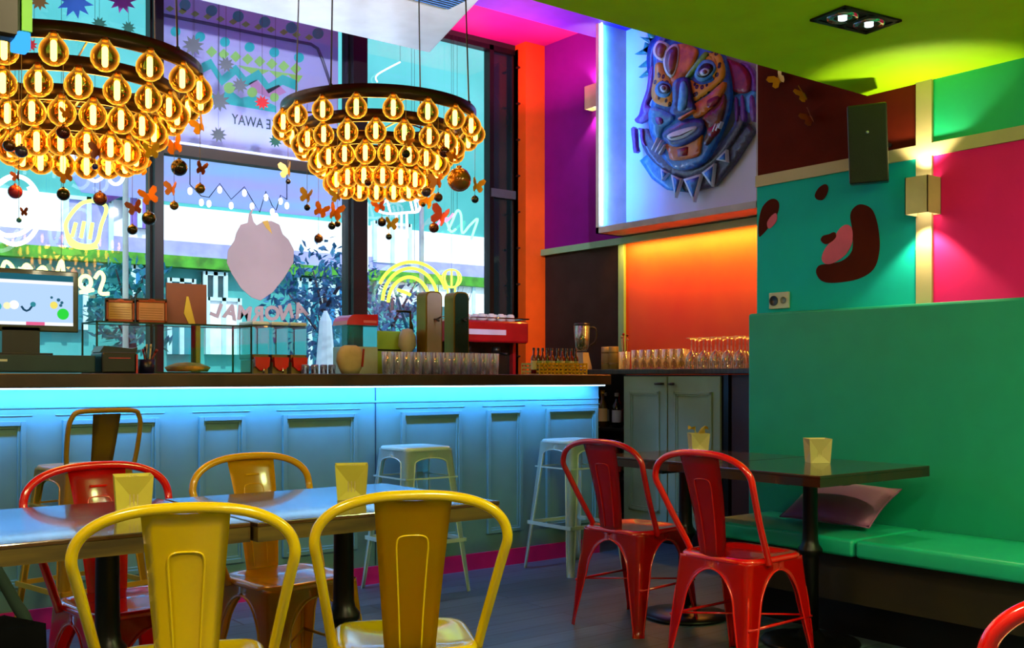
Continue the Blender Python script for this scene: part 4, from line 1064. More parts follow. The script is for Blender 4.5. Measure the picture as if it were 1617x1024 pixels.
# decorative butterflies on the brown field
for px, py, a, c_, lb in ((1231, 126, .5, 'gold', 'ochre butterfly highest on the brown wall, by the ceiling edge'), (1272, 152, 1.25, 'gold', 'tall folded ochre butterfly on the brown wall'), (1282, 188, 1.0, 'rust', 'rust and cream butterfly lowest on the brown wall')):
    p_ = atX(px, py, XT - .012); q = MB(); butterfly_mb(q, .062, a, T(p_.x, p_.y, p_.z) @ RZ(-PI / 2) @ RX(PI / 2) @ RZ(.5))
    o = q.build('wall_butterfly', M_bf[c_]); tag(o, lb, 'butterfly', 'butterflies on the brown wall')
# twin ceiling spotlight
t = thing('recessed_spotlight', 'black twin recessed spotlight in the lime ceiling', 'ceiling light', (3.41, 2.29, ZL - .001), math.radians(-8))
b = MB()
for a, c_ in (((-.15, -.085), (.15, -.065)), ((-.15, .065), (.15, .085)), ((-.15, -.085), (-.13, .085)), ((.13, -.085), (.15, .085)), ((-.01, -.085), (.01, .085))): b.b2((a[0], a[1], -.008), (c_[0], c_[1], 0))
b.b2((-.15, -.085, -.003), (.15, .085, 0)); b.build('frame', mat('spot_frame', '#26282a', .3, .4), t)
for sx in (-1, 1):
    b = MB(); b.lathe([(.058, -.004), (.054, -.012), (.03, -.006), (.0, -.004)], seg=24, M=T(sx * .07, 0, 0)); h_ = b.build('reflector', M_chrome, t)
    b = MB(); b.lathe([(0, -.016), (.016, -.014), (.016, -.006)], seg=16, M=T(sx * .07, 0, 0)); b.build('lamp', glow('spot_lamp', '#dff4ff', 3), h_)
# air conditioner
M_ac = mat('ac_white', '#dfeaf6', .35, var=.05)
t = thing('air_conditioner', 'large pale ceiling air conditioner above the window', 'air conditioner', (2.9, 5.5, 3.3))
b = MB(); b.prism([(-1.25, -.75), (.62, -.75), (.98, .38), (-1.25, .38)], .55, bev=0) if False else b.prism([(-1.6, -.75), (.62, -.75), (.98, .38), (-1.6, .38)], .58); b.build('housing', M_ac, t, bevel=.02)
b = MB(); b.b2((-.25, -.66, -.012), (.58, -.42, -.0005)); vo = b.build('vent', mat('vent_dark', '#0a0c12', .4), t)
b = MB()
for k in range(8): b.box((.165, -.645 + k * .03, -.013), (.82, .006, .004), rot=RX(.5))
b.build('louvre', mat('louvre_blue', '#3a6aa8', .4), vo)
# dark ceiling projector at upper left
pz = atY(12, 22, 2.0)
t = thing('ceiling_projector', 'dark box with a lime strip hanging at the top left corner', 'projector', (pz.x, 2.0, pz.z))
b = MB(); b.b2((-.16, -.02, -.045), (.018, .02, .30), bev=.006); b.build('case', M_dark, t)
b = MB(); b.b2((.019, -.02, -.03), (.036, .02, .30)); b.build('side_strip', mat('lime_strip', '#62b814', .4), t)
b = MB(); b.b2((.008, -.02, -.062), (.034, .02, -.031), bev=.003); b.build('indicator_light', glow('blue_light', '#3aa0ff', 1.2), t)
b = MB(); b.tube([(-.07, .02, .3), (-.07, .02, ZL - pz.z)], .015); b.build('mount', M_dark, t) if ZL - pz.z > .3 else None
# ================================================================ lit mask box
XF = 5.30; ya, yb_ = onX(1196, XF) - .0, onX(941, XF); zb = 2.20
ya = ya - .02
M_boxf = mat('mask_box_frame', '#c6bcae', .5); M_boxw = mat('mask_box_white', '#dfe2ee', .6, var=.02)
t = thing('mask_light_box', 'large white shadow box with blue edge light, framing the painted mask', 'light box', (XF, (ya + yb_) / 2, zb)); w = (yb_ - ya) / 2
zt = ZH - zb - .02
b = MB(); b.b2((.285, -w, 0), (.293, w, zt)); b.build('back_panel', M_boxw, t)
b = MB(); b.b2((0, w - .03, 0), (.285, w, zt)); b.b2((0, -w, 0), (.285, -w + .03, zt)); b.b2((0, -w, -.0), (.285, w, .045)); b.b2((0, -w, zt - .03), (.285, w, zt)); b.build('frame', M_boxf, t)
b = MB(); b.tube([(.02, w - .042, .06), (.02, w - .042, zt - .05)], .008); b.build('led_tube', glow('led_white_blue', '#b4deff', 7), t)
light('mask_led', 'AREA', (XF + .03, (ya + yb_) / 2 + w - .055, zb + zt / 2), 10, '#1e74ff', .03, (0, 0, 0), sy=zt - .1)
L_ = bpy.context.scene.objects['mask_led']; L_.matrix_world = basis(Vector((XF + .035, yb_ - .05, zb + zt / 2)), (.2, -.98, 0), (0, 0, 1), (-.98, -.2, 0)) 

# painted relief mask: outlines given on a sheet 805 x 1024
def ctr(cx, cy, d):
    px = 980 + cx * 220 / 805; py = 50 + cy * 280 / 1024
    return atX(px, py, XF + .27 - d)
def dome(cx, cy):
    r2 = ((cx - 390) / 400) ** 2 + ((cy - 430) / 560) ** 2
    return .10 * math.sqrt(max(0, 1 - r2)) + .012
mask = thing('painted_mask', 'big carved and painted face mask with leopard patches inside the light box', 'mask', ctr(390, 500, 0))
def relief(name, polys, m, off, parent=mask, dm=dome, closed_smooth=3, thick=.03, step=45):
    if not isinstance(polys[0][0], (tuple, list)): polys = [polys]
    for poly in polys:
        q = MB()
        pts = [Vector((x, y, 0)) for x, y in poly]
        if closed_smooth > 1: pts = smooth_curve(pts, closed_smooth, True)
        bm = bmesh.new(); f = bm.faces.new([bm.verts.new(p_) for p_ in pts])
        bmesh.ops.triangulate(bm, faces=bm.faces[:], ngon_method='BEAUTY')
        for _ in range(4):
            es = [e_ for e_ in bm.edges if e_.calc_length() > step]
            if not es: break
            bmesh.ops.subdivide_edges(bm, edges=es, cuts=1); bmesh.ops.triangulate(bm, faces=[f_ for f_ in bm.faces if len(f_.verts) > 3])
        fr = {}; bk = {}
        for v in bm.verts:
            d = dm(v.co.x, v.co.y) + off
            p_ = ctr(v.co.x, v.co.y, d); fr[v] = q.bm.verts.new(p_)
            bk[v] = q.bm.verts.new(p_ + Vector((thick, 0, 0)))
        for f_ in bm.faces:
            a = [fr[v] for v in f_.verts]; ff = q.bm.faces.new(a); ff.smooth = True
            q.bm.faces.new([bk[v] for v in f_.verts][::-1])
        for e_ in bm.edges:
            if len(e_.link_faces) == 1:
                v1, v2 = e_.verts; q.bm.faces.new([fr[v1], fr[v2], bk[v2], bk[v1]])
        bm.free()
        o = q.build(name, m); o.data.transform(Matrix.Translation(-mask.location)); o.parent = mask
def paint(n, c1, c2, sc=25): return mat(n, c1, .38, col2=c2, scale=sc, coat=.3, bump=.3, bscale=60)
P_blue = paint('mask_blue', '#1450b4', '#1e86dc'); P_dblue = paint('mask_dark_blue', '#10226a', '#1c3c9c'); P_lblue = paint('mask_light_blue', '#2c8fe0', '#5ab4ee')
P_org = paint('mask_orange', '#ec8c1c', '#c05a14', 14); P_brn = paint('mask_brown', '#8a3c18', '#5a2410', 14); P_pur = paint('mask_purple', '#6a2a8c', '#8c4aa8')
P_gry = paint('mask_grey', '#444a66', '#6a6c80', 40); P_mar = paint('mask_maroon', '#7a1030', '#a01c2c'); P_wht = mat('mask_white', '#d8e8f4', .4); P_blk = mat('mask_black', '#0c0c14', .3)
P_grn = paint('mask_green', '#5a9c2c', '#8cc83c'); P_teal = paint('mask_teal', '#147a6c', '#1ca084'); P_dgr = paint('mask_collar_grey', '#3c3a48', '#4c5068', 60)
# leopard: yellow with dark rosettes
m = bpy.data.materials.new('mask_leopard'); m.use_nodes = True; nt = m.node_tree; p = nt.nodes['Principled BSDF']
tc = nt.nodes.new('ShaderNodeTexCoord'); vo = nt.nodes.new('ShaderNodeTexVoronoi'); vo.inputs['Scale'].default_value = 22
rp = nt.nodes.new('ShaderNodeValToRGB'); rp.color_ramp.interpolation = 'CONSTANT'
els = rp.color_ramp.elements; els[0].color = lin('#8a5010'); els[0].position = 0; els[1].color = lin('#16120a'); els[1].position = .16
e2 = els.new(.36); e2.color = lin('#e8a81c')
nt.links.new(tc.outputs['Object'], vo.inputs['Vector']); nt.links.new(vo.outputs['Distance'], rp.inputs[0]); nt.links.new(rp.outputs[0], p.inputs['Base Color']); p.inputs['Roughness'].default_value = .4
P_leo = m
flat = lambda a, b: .02
relief('collar', [(110, 745), (190, 680), (300, 780), (400, 800), (520, 750), (640, 620), (740, 530), (775, 570), (660, 750), (545, 890), (400, 930), (270, 915), (180, 850)], P_dgr, 0, dm=lambda a, b: .03, closed_smooth=1)
relief('collar_left', [(110, 745), (190, 680), (290, 790), (370, 925), (270, 915), (180, 850)], P_lblue, 0, dm=lambda a, b: .036, closed_smooth=1)
relief('neck_ring', [(110, 600), (150, 560), (300, 740), (400, 775), (520, 720), (640, 560), (680, 480), (710, 520), (600, 700), (470, 820), (370, 845), (250, 800), (150, 710)], P_gry, 0, dm=lambda a, b: .05, closed_smooth=2)
relief('hair', [[(200, 60), (80, 130), (180, 130)], [(195, 40), (110, 30), (190, 85)], [(180, 140), (100, 205), (185, 195)], [(185, 190), (105, 265), (195, 240)], [(200, 90), (140, 60), (130, 110), (200, 150)], [(210, 20), (150, 0), (170, 60)]], P_teal, 0, dm=lambda a, b: .03, closed_smooth=1)
relief('headband', [(200, 30), (170, 60), (150, 150), (160, 250), (195, 230), (215, 120), (300, 40), (430, 20), (430, -60), (230, -60)], P_dblue, 0, dm=lambda a, b: .04)
relief('face', [(200, 90), (330, 40), (470, 60), (590, 130), (630, 300), (625, 450), (560, 620), (480, 750), (370, 800), (280, 770), (190, 640), (160, 520), (185, 380), (190, 200)], P_blue, 0)
relief('forehead', [(330, 70), (440, 100), (420, 190), (360, 270), (300, 320), (290, 250), (320, 160)], P_org, .012)
relief('forehead_lobe', [[(245, 180), (260, 110), (310, 70), (335, 100), (325, 200), (295, 265), (262, 240)], [(190, 90), (220, 50), (275, 75), (262, 110), (245, 165), (215, 160), (190, 130)]], P_wht, .018)
relief('forehead_lobe_centre', [[(256, 178), (268, 118), (308, 84), (326, 110), (316, 195), (292, 248), (268, 228)], [(202, 92), (224, 64), (262, 84), (252, 112), (238, 150), (216, 146), (202, 125)]], P_brn, .026)
relief('leopard_patch', [[(200, 190), (235, 180), (250, 230), (290, 290), (300, 370), (285, 430), (230, 425), (185, 395), (178, 330), (195, 260)], [(400, 280), (440, 300), (480, 305), (540, 280), (560, 210), (540, 150), (480, 135), (560, 120), (595, 200), (590, 270), (540, 320), (480, 370), (420, 400), (398, 350)]], P_leo, .014)
relief('eye_socket', [[(205, 310), (235, 285), (280, 300), (292, 340), (262, 378), (220, 375), (198, 345)], [(430, 230), (470, 170), (520, 165), (548, 205), (520, 260), (465, 290), (432, 270)]], P_lblue, .024)
relief('eye_shadow', [[(215, 318), (240, 298), (275, 310), (285, 342), (258, 360), (224, 352)], [(440, 232), (480, 185), (525, 190), (528, 225), (490, 262), (450, 262)]], P_blk, .030)
relief('eye_white', [[(226, 322), (246, 308), (266, 318), (262, 342), (240, 350)], [(456, 232), (484, 210), (510, 222), (498, 248), (468, 254)]], P_wht, .036)
relief('pupil', [[(236, 320), (248, 312), (258, 324), (252, 338), (240, 336)], [(472, 230), (486, 220), (498, 230), (490, 244), (476, 244)]], P_brn, .042)
relief('nose', [(300, 300), (345, 265), (385, 270), (400, 340), (410, 400), (425, 445), (380, 470), (310, 480), (285, 460), (300, 400)], P_dblue, .040, thick=.04)
relief('nose_side', [(345, 300), (372, 290), (385, 350), (372, 440), (330, 455), (335, 380)], P_lblue, .048)
relief('nose_line', [(330, 500), (420, 450), (425, 458), (335, 512)], P_org, .05, closed_smooth=1)
relief('cheek_stripe', [(410, 430), (500, 370), (590, 290), (600, 320), (560, 400), (480, 480), (430, 500), (415, 470)], P_org, .02)
relief('cheek_right', [(470, 500), (560, 420), (595, 360), (600, 430), (560, 560), (500, 650), (480, 640), (500, 560)], P_brn, .018)
relief('cheek_mark', [[(500, 400), (560, 370), (565, 400), (510, 440)], [(500, 570), (545, 540), (560, 570), (520, 610)]], P_mar, .026)
relief('cheek_left', [(170, 440), (280, 470), (300, 510), (240, 560), (220, 620), (170, 560)], P_lblue, .016)
relief('cheek_spot', [(200, 495), (235, 500), (240, 530), (210, 535)], P_pur, .024)
relief('chin', [(260, 650), (330, 670), (440, 620), (470, 570), (460, 650), (440, 720), (300, 745), (275, 700)], P_org, .016)
relief('chin_square', [(325, 680), (385, 665), (380, 715), (330, 722)], P_mar, .024, closed_smooth=1)
relief('lips', [(240, 595), (300, 545), (380, 505), (475, 512), (465, 590), (400, 640), (330, 665), (275, 650)], P_dblue, .030)
relief('teeth', [(268, 600), (330, 570), (430, 545), (428, 570), (360, 615), (290, 628)], P_wht, .040)
relief('mouth_gap', [(280, 610), (340, 598), (415, 565), (350, 600), (290, 618)], P_blk, .046, closed_smooth=1)
relief('cheek_dash', [[(175, 680), (210, 610), (216, 614), (182, 686)], [(195, 695), (232, 625), (238, 630), (202, 700)], [(215, 705), (250, 650), (256, 655), (222, 712)], [(528, 575), (545, 530), (550, 533), (534, 580)], [(545, 570), (562, 528), (567, 531), (551, 575)], [(560, 555), (576, 518), (581, 522), (566, 560)]], P_wht, .03, closed_smooth=1)
relief('brow_stripe', [(375, 255), (470, 130), (500, 120), (490, 150), (430, 220), (390, 265)], P_grn, .022)
relief('ear_left', [(190, 200), (195, 260), (175, 360), (150, 420), (180, 440), (175, 490), (110, 530), (80, 510), (105, 480), (120, 420), (150, 330), (165, 220)], P_pur, 0, dm=lambda a, b: .05)
relief('ear_right', [(600, 160), (680, 180), (740, 240), (745, 320), (720, 355), (670, 350), (640, 330), (610, 250)], P_mar, 0, dm=lambda a, b: .06)
relief('ear_rim', [(690, 180), (740, 190), (780, 260), (790, 340), (745, 330), (745, 250)], P_pur, 0, dm=lambda a, b: .05)
relief('ear_ornament', [(655, 370), (740, 350), (785, 330), (785, 440), (740, 470), (700, 430), (665, 430)], P_lblue, 0, dm=lambda a, b: .045)
relief('tassel', [[(655, 390), (672, 390), (675, 500), (662, 510)], [(692, 380), (708, 380), (716, 505), (702, 515), (694, 490)], [(745, 380), (765, 378), (778, 500), (760, 520), (748, 480)], [(60, 560), (85, 560), (90, 660), (98, 690), (75, 700), (68, 640)], [(95, 560), (110, 570), (120, 640), (145, 660), (130, 620), (128, 560)]], P_pur, 0, dm=lambda a, b: .06, closed_smooth=2)
relief('fang', [[(230, 790), (275, 815), (237, 860)], [(290, 825), (350, 850), (313, 960)], [(362, 852), (465, 820), (420, 985)], [(468, 815), (540, 760), (525, 895)], [(550, 740), (608, 680), (612, 755)]], P_wht, 0, dm=lambda a, b: .065, closed_smooth=1)
relief('fang_centre', [[(238, 805), (264, 820), (243, 843)], [(302, 840), (340, 858), (315, 930)], [(376, 862), (450, 838), (418, 955)], [(482, 818), (530, 780), (520, 868)], [(566, 738), (600, 702), (602, 742)]], P_blue, 0, dm=lambda a, b: .071, closed_smooth=1)
b = MB(); b.b2((.0, -.25, -.3), (.06, .25, .45)); b.build('mount_block', M_boxw, mask, (.19 - (.0), 0, 0)) if False else b.bm.free()

# ================================================================ outside the window
YO = 7.02
# film poster on the middle pane
xa, xb = xs[2] + .02, xs[3] - .02
t = thing('window_poster', 'lilac patterned poster with mirrored TAKE AWAY lettering on the middle window', 'poster', ((xa + xb) / 2, YO, 2.7))
M_lil = film_mat('lilac_film', '#dcbcf0', '#ccc4f4')
b = MB(); b.b2((xa - t.location.x, 0, -.02), (xb - t.location.x, .006, 1.12)); b.build('sheet', M_lil, t)
M_tq = film_mat('film_turquoise', '#35ccd0'); M_li = film_mat('film_lime', '#b4e272'); M_pk = film_mat('film_pink', '#e090cc')
def lp(px, py): p_ = atY(px, py, YO); return (p_.x - t.location.x, -.0, p_.z - 2.7)
def film(name, px_polys, m, off):
    q = MB()
    for poly in px_polys:
        pts = [lp(*p_) for p_ in poly]; q.prism([(p_[0], p_[2]) for p_ in pts], .001, M=T(0, -off, 0) @ FX)
    q.build(name, m, t)
def disc(px, py, r_, n=14): return [(px + r_ * math.cos(2 * PI * k / n), py + r_ * math.sin(2 * PI * k / n)) for k in range(n)]
def yl(px, a=0): return a + .24 * (px - 260)
film('dots', [disc(277 + i * 39, 50 + i * 8.2, 8) for i in range(6)] + [disc(292 + i * 42, 8 + i * 9, 9) for i in range(6)], M_tq, .001)
film('diamonds', [[(px, py - 9), (px + 9, py), (px, py + 9), (px - 9, py)] for px, py in [(334 + i * 19, 82 + i * 3.8) for i in range(8)]] + [[(px, py - 5), (px + 7, py), (px, py + 5), (px - 7, py)] for px, py in [(268 + i * 20, 14 + i * 4.1) for i in range(12)]], M_li, .001)
film('lime_zigzag', [[(375, 103), (478, 120), (470, 132), (455, 118), (440, 126), (425, 112), (405, 122)]], M_li, .001)
zz = [(318, 100), (333, 93), (350, 120), (372, 102), (388, 122), (408, 110), (424, 132), (446, 118), (470, 128)]
film('turquoise_zigzag', [[zz[i], zz[i + 1], (zz[i + 1][0], zz[i + 1][1] + 16), (zz[i][0], zz[i][1] + 16)] for i in range(len(zz) - 1)] + [[(326, 142), (345, 155), (360, 140), (380, 155), (400, 150), (436, 168), (436, 178), (330, 160)]], M_tq, .002)
film('pink_zigzag', [[(392, 132), (405, 126), (420, 142), (440, 134), (452, 146), (430, 156), (404, 146)]], M_pk, .002)
film('lime_hills', [disc(362, 139, 9), disc(398, 146, 8), disc(433, 154, 7)], M_li, .003)
b = MB(); b.tube([Vector(lp(*p_)) + Vector((0, -.006, 0)) for p_ in ((258, 24), (330, 38), (420, 57), (490, 70), (501, 77), (509, 96), (522, 135))], .012); b.build('printed_frame_line', mat('frame_line', '#6c6478', .4, .3), t)
M_let = mat('lettering_dark', '#333a44', .5)
Pm = atY(413, 196, YO); sz = 26 * mpp(Pm.x, YO) * .86
Mm = basis(Vector((Pm.x - .0 - t.location.x, -.004, Pm.z - 2.7)), (-1, 0, 0), (0, 0, 1), (0, 1, 0)) @ Matrix.Diagonal((.78, 1, 1, 1))
text_mesh('take_away_lettering', 'TAKE AWAY', sz, M_let, Mm, parent=t)
# grey sticker and lettering
M_stk = film_mat('sticker_grey', '#c0aeb0')
st = thing('window_sticker', 'plain grey flame-shaped sticker with small horns on the middle window', 'sticker', (0, 6.905, 0))
poly = [(411, 475), (430, 462), (448, 440), (463, 415), (464, 395), (455, 378), (446, 370), (441, 355), (428, 349), (414, 351), (405, 356), (400, 350), (397, 338), (402, 324), (393, 338), (391, 352), (380, 355), (373, 368), (370, 380), (360, 395), (358, 415), (366, 433), (380, 455), (397, 470)]
q = MB(); q.prism([(onY(px, 6.905), hgt(py, onY(px, 6.905), 6.905)) for px, py in poly], .003, M=FX); q.build('sticker_film', M_stk, st)
q = MB(); q.prism([(onY(px, 6.9), hgt(py, onY(px, 6.9), 6.9)) for px, py in ((414, 350), (423, 348), (430, 370), (420, 360))], .001, M=T(0, -.004, 0) @ FX); q.build('sticker_accent', mat('sticker_gold', '#c8a03c', .5), st)
lt = thing('window_lettering', 'grey mirrored lettering in an arc under the flame-shaped sticker', 'lettering', (0, 6.905, 0))
word = 'ANORMAL'; n = len(word)
for i, chh in enumerate(word):
    f = i / (n - 1); px = 474 - f * 132; py = 488 + 9 * math.sin(PI * (.1 + .8 * f)); sizepx = 27
    P_ = atY(px, py, 6.905); a = (f - .5) * .7
    Mx = basis(P_ - Vector((0, 6.905, 0)), (-1, 0, 0), (0, 0, 1), (0, 1, 0)) @ Matrix.Rotation(a, 4, 'Z')
    text_mesh('letter', chh, sizepx * mpp(P_.x, 6.905) * 1.15, M_stk, Mx, parent=lt, bold=.006)
# opposite facade and street
M_f1 = mat('facade_turquoise', '#2f8f90', .7, col2='#4ca4a8', scale=.6); M_f2 = mat('facade_white', '#e8ecf4', .7); M_f3 = mat('facade_lilac', '#9a98e0', .7); M_f4 = mat('facade_green', '#3f8a20', .7, var=.4, scale=6)
M_f5 = mat('shop_teal', '#158aa0', .6, col2='#0c6478', scale=1.2); M_pav = mat('pavement', '#8c9498', .8)
b = MB(); b.b2((-8, 7.1, -.15), (34, 22, -.02)); struct('ground_street', b, M_pav)
YF = 14.0
def hy(py, px=400): X = onY(px, YF); return hgt(py, X, YF)
b = MB(); b.b2((-6, YF, 0), (30, YF + 1, 10), M_f1); bld = struct('facade', b); bld['kind'] = 'structure'
tt = thing('street_building', 'turquoise and white building across the street seen through the windows', 'building', (0, YF, 0))
bpy.data.objects.remove(bld)
b = MB(); b.b2((-8, 0, 0), (34, 1, 10)); b.build('wall', M_f1, tt)
z1, z2, z3, z4 = hy(432), hy(415), hy(392), hy(350)
b = MB(); b.b2((-2, -.06, z3), (34, 0, z4 + .1)); b.build('white_band', M_f2, tt)
b = MB(); b.b2((-2, -.10, z2), (34, 0, z3)); b.build('lilac_band', M_f3, tt)
b = MB(); b.b2((-2, -.2, z1), (34, 0, z2)); b.build('green_hedge_band', M_f4, tt)
for px0, px1, py0, py1, mm in ((262, 300, 440, 560, M_f5), (318, 350, 430, 470, mat('shop_dark', '#1c3a44', .3)), (322, 372, 470, 560, M_f2), (466, 500, 440, 580, M_f5), (505, 545, 450, 580, mat('shop_blue', '#1a78b8', .5)), (585, 640, 350, 415, M_f2), (590, 700, 430, 480, M_f2), (712, 768, 440, 520, M_f2), (60, 130, 445, 520, M_f5), (100, 170, 310, 400, M_f3), (196, 234, 290, 360, mat('shop_violet', '#7a5ac0', .5)), (205, 235, 420, 500, mat('shop_blue', '#1a78b8', .5))):
    X0_, X1_ = onY(px0, YF), onY(px1, YF); b = MB(); zz0, zz1 = hgt(py1, X0_, YF), hgt(py0, X0_, YF)
    b.b2((X0_, -.12, max(0, zz0)), (X1_, 0, zz1)); o = b.build('shop_window', mm, tt)
    q = MB()
    for a in (X0_, (X0_ + X1_) / 2, X1_): q.b2((a - .03, -.15, max(0, zz0)), (a + .03, -.12, zz1))
    q.b2((X0_, -.15, zz1 - .05), (X1_, -.12, zz1)); q.build('window_bars', mat('bars_pale', '#b8d8e4', .5), o)
b = MB(); b.tube([Vector((onY(p0, YF), -.2, hgt(p1, onY(p0, YF), YF))) for p0, p1 in ((150, 315), (190, 298), (234, 276))], .10); b.build('violet_beam', mat('violet_beam', '#8a3cb4', .5), tt)
# awning over the terrace
t = thing('terrace_awning', 'lilac-blue awning above the terrace outside the middle window', 'awning', (3.4, 8.6, 2.84))
b = MB(); b.prism([(-1.7, -1.4), (1.3, -1.4), (1.9, 1.5), (-.6, 1.5)], .03); b.build('canvas', film_mat('awning_canvas', '#c4bcec', '#b4c8e4', .8, .85), t)
b = MB(); b.b2((-1.7, -1.43, -.04), (1.3, -1.4, .03)); b.build('valance', M_lil, t)
for sx in (-1.5, 1.5): b = MB(); b.tube([(sx * .8 + .1, -1.35, -2.86), (sx * .8 + .1, -1.35, 0)], .02); b.build('post', M_f2, t)
# string of bulbs
t = thing('string_lights', 'string of small white bulbs glowing under the terrace awning', 'string lights', (0, 7.9, 0))
pr = [(300, 302), (318, 320), (347, 300), (365, 325), (386, 305), (398, 326), (420, 312), (430, 335), (443, 318), (453, 325), (330, 322), (436, 342), (410, 345)]
pw = []
for px, py in pr:
    P_ = atY(px, py, 7.9); q = MB(); q.sphere((P_.x, 0, P_.z), .022, seg=10, sc=(.8, .8, 1.3)); q.build('bulb', glow('string_bulb', '#fff2dc', 6), t); pw.append(P_)
q = MB(); pw.sort(key=lambda v: v.x); q.tube([(v.x, 0, v.z + .05) for v in pw], .004, seg=5); q.tube([(pw[0].x, 0, pw[0].z + .05), (pw[0].x, 0, 2.82)], .004, seg=5); q.tube([(pw[-1].x, 0, pw[-1].z + .05), (pw[-1].x, 0, 2.82)], .004, seg=5); q.build('wire', M_cable, t)
# trees
def tree(label, x, y, h, r_, m, n=700, seed=1):
    rn = random.Random(seed); t = thing('street_tree', label, 'tree', (x, y, -.02))
    q = MB(); q.tube([(0, 0, 0), (.03, 0, h * .4), (-.02, .02, h * .8)], [.07, .05, .02]);
    for k in range(5): a = k * 1.3; q.tube([(0, 0, h * (.4 + .07 * k)), (r_ * .6 * math.cos(a), r_ * .6 * math.sin(a), h * (.6 + .07 * k))], [.025, .008], seg=6)
    q.build('trunk', mat('bark', '#3a3040', .8), t)
    q = MB()
    for _ in range(n):
        a, b_ = rn.uniform(0, 2 * PI), rn.uniform(-1, 1); rr = r_ * rn.random() ** .4
        c_ = Vector((rr * math.cos(a) * math.sqrt(1 - b_ * b_), rr * math.sin(a) * math.sqrt(1 - b_ * b_), h * .68 + rr * b_ * 1.1)); R_ = Matrix.Rotation(rn.uniform(0, 6), 3, Vector((rn.random(), rn.random(), rn.random() + .1)).normalized()); s = rn.uniform(.04, .08)
        q.bm.faces.new([q.bm.verts.new(c_ + R_ @ Vector(v) * s) for v in ((-1, 0, 0), (0, -.5, .1), (1, 0, 0), (0, .5, .1))])
    q.build('foliage', m, t, nrm=False)
M_lfb = mat('leaves_blue', '#1c6c94', .6, col2='#3a4c84', scale=12); M_lft = mat('leaves_teal', '#2a9a8c', .6, col2='#1c7a9c', scale=12)
tree('leafy bluish tree outside, left of the middle window post', onY(515, 11), 11, 2.9, .75, M_lfb, 900, 2)
tree('thin teal tree outside, seen right of the neon mug', onY(208, 10.5), 10.5, 2.7, .5, M_lft, 500, 3)
tree('small blue leafy tree outside behind the green neon arc', onY(622, 12.4), 12.4, 2.8, .6, M_lfb, 500, 4)
# parasol
px_ = onY(514, 9.3); t = thing('folded_parasol', 'white folded parasol standing outside beyond the juice dispenser', 'parasol', (px_, 9.3, -.02))
zt_ = hgt(488, px_, 9.3); q = MB(); q.lathe([(.02, .9), (.12, .95), (.10, 1.2), (.06, zt_ - .1), (.015, zt_)], seg=10, smooth=False); q.build('canopy', mat('parasol_white', '#e4ecf2', .7), t)
q = MB(); q.tube([(0, 0, .02), (0, 0, zt_)], .02); q.build('pole', M_f2, t); q = MB(); q.lathe([(0, 0), (.25, 0), (.25, .06), (0, .06)], seg=20); q.build('base', M_gray, t)
# planter with long-leaved plants
def spiky(label, px, Y, z0, h, n, m, seed):
    rn = random.Random(seed); X = onY(px, Y); t = thing('terrace_plant', label, 'plant', (X, Y, -.02))
    q = MB(); q.lathe([(0, 0), (.16, 0), (.2, .5), (.18, .5), (.16, .45), (0, .45)], seg=18); q.build('pot', M_f2, t)
    q = MB()
    for k in range(n):
        a = 2 * PI * k / n + rn.random(); sp_ = rn.uniform(.15, .55); pts = []
        for j in range(6):
            f = j / 5; pts.append(Vector((sp_ * f ** 1.3 * math.cos(a), sp_ * f ** 1.3 * math.sin(a), .45 + (z0 - .45 + h) * f * (1 - .1 * f))))
        nrm_ = Vector((-math.sin(a), math.cos(a), 0)); rows = [[p_ - nrm_ * .018 * math.sin(PI * (.1 + .88 * j / 5)), p_ + nrm_ * .018 * math.sin(PI * (.1 + .88 * j / 5))] for j, p_ in enumerate(pts)]
        q.grid(rows, th=.002)
    q.build('leaves', m, t)
spiky('spiky blue-green plant outside above the beer taps', 684, 7.7, 1.2, .95, 16, mat('cordyline', '#1c8cb0', .5), 1)
spiky('white speckled plant outside at the right window edge', 757, 8.7, 1.2, .8, 14, mat('white_leaf', '#c8dcec', .5, col2='#3c5c9c', scale=18), 2)
spiky('white variegated plant outside right of the spiky plant', 716, 9.8, 1.2, .9, 14, mat('white_leaf', '#c8dcec', .5), 3)

# ================================================================ neon signs hanging inside the glass
NY = [6.70]
def neon(label, strokes, col, s, r_=.010, Y=6.82, wires=True, cat='neon sign'):
    NY[0] += .019; Y = NY[0]; g_ = glow('neon' + col, col, s); allp = []
    t = thing('neon_sign', label, cat, (0, Y, 0))
    for st_ in strokes:
        q = MB()
        closed = st_[0] == st_[-1] and len(st_) > 3
        P_ = [atY(px, py, Y) - Vector((0, Y, 0)) for px, py in (st_[:-1] if closed else st_)]; allp += P_
        q.tube(smooth_curve(P_, 5, closed), r_, seg=7, closed=closed); q.build('neon_tube', g_, t)
    top = max(allp, key=lambda v: v.z); q = MB()
    q.tube([top, (top.x, 0, 3.84)], .0015, seg=5); q.build('hanging_wire', M_cable, t)
    return t
def circ(x, y, a, b=None, n=12, s=0, e_=2 * PI):
    b = b or a; full = abs(e_ - s - 2 * PI) < .01
    pts = [(x + a * math.cos(s + (e_ - s) * k / n), y + b * math.sin(s + (e_ - s) * k / n)) for k in range(n + 1)]
    if full: pts[-1] = pts[0]
    return pts
neon('round white neon face outline at the far left window', [circ(24, 332, 40, 54), circ(4, 325, 14, 12), [(0, 290), (12, 282), (20, 280)], [(45, 295), (55, 315), (52, 330)], [(-8, 362), (10, 372), (35, 368), (55, 352)], [(8, 355), (24, 345)]], '#f0f4ff', 3.2, .013)
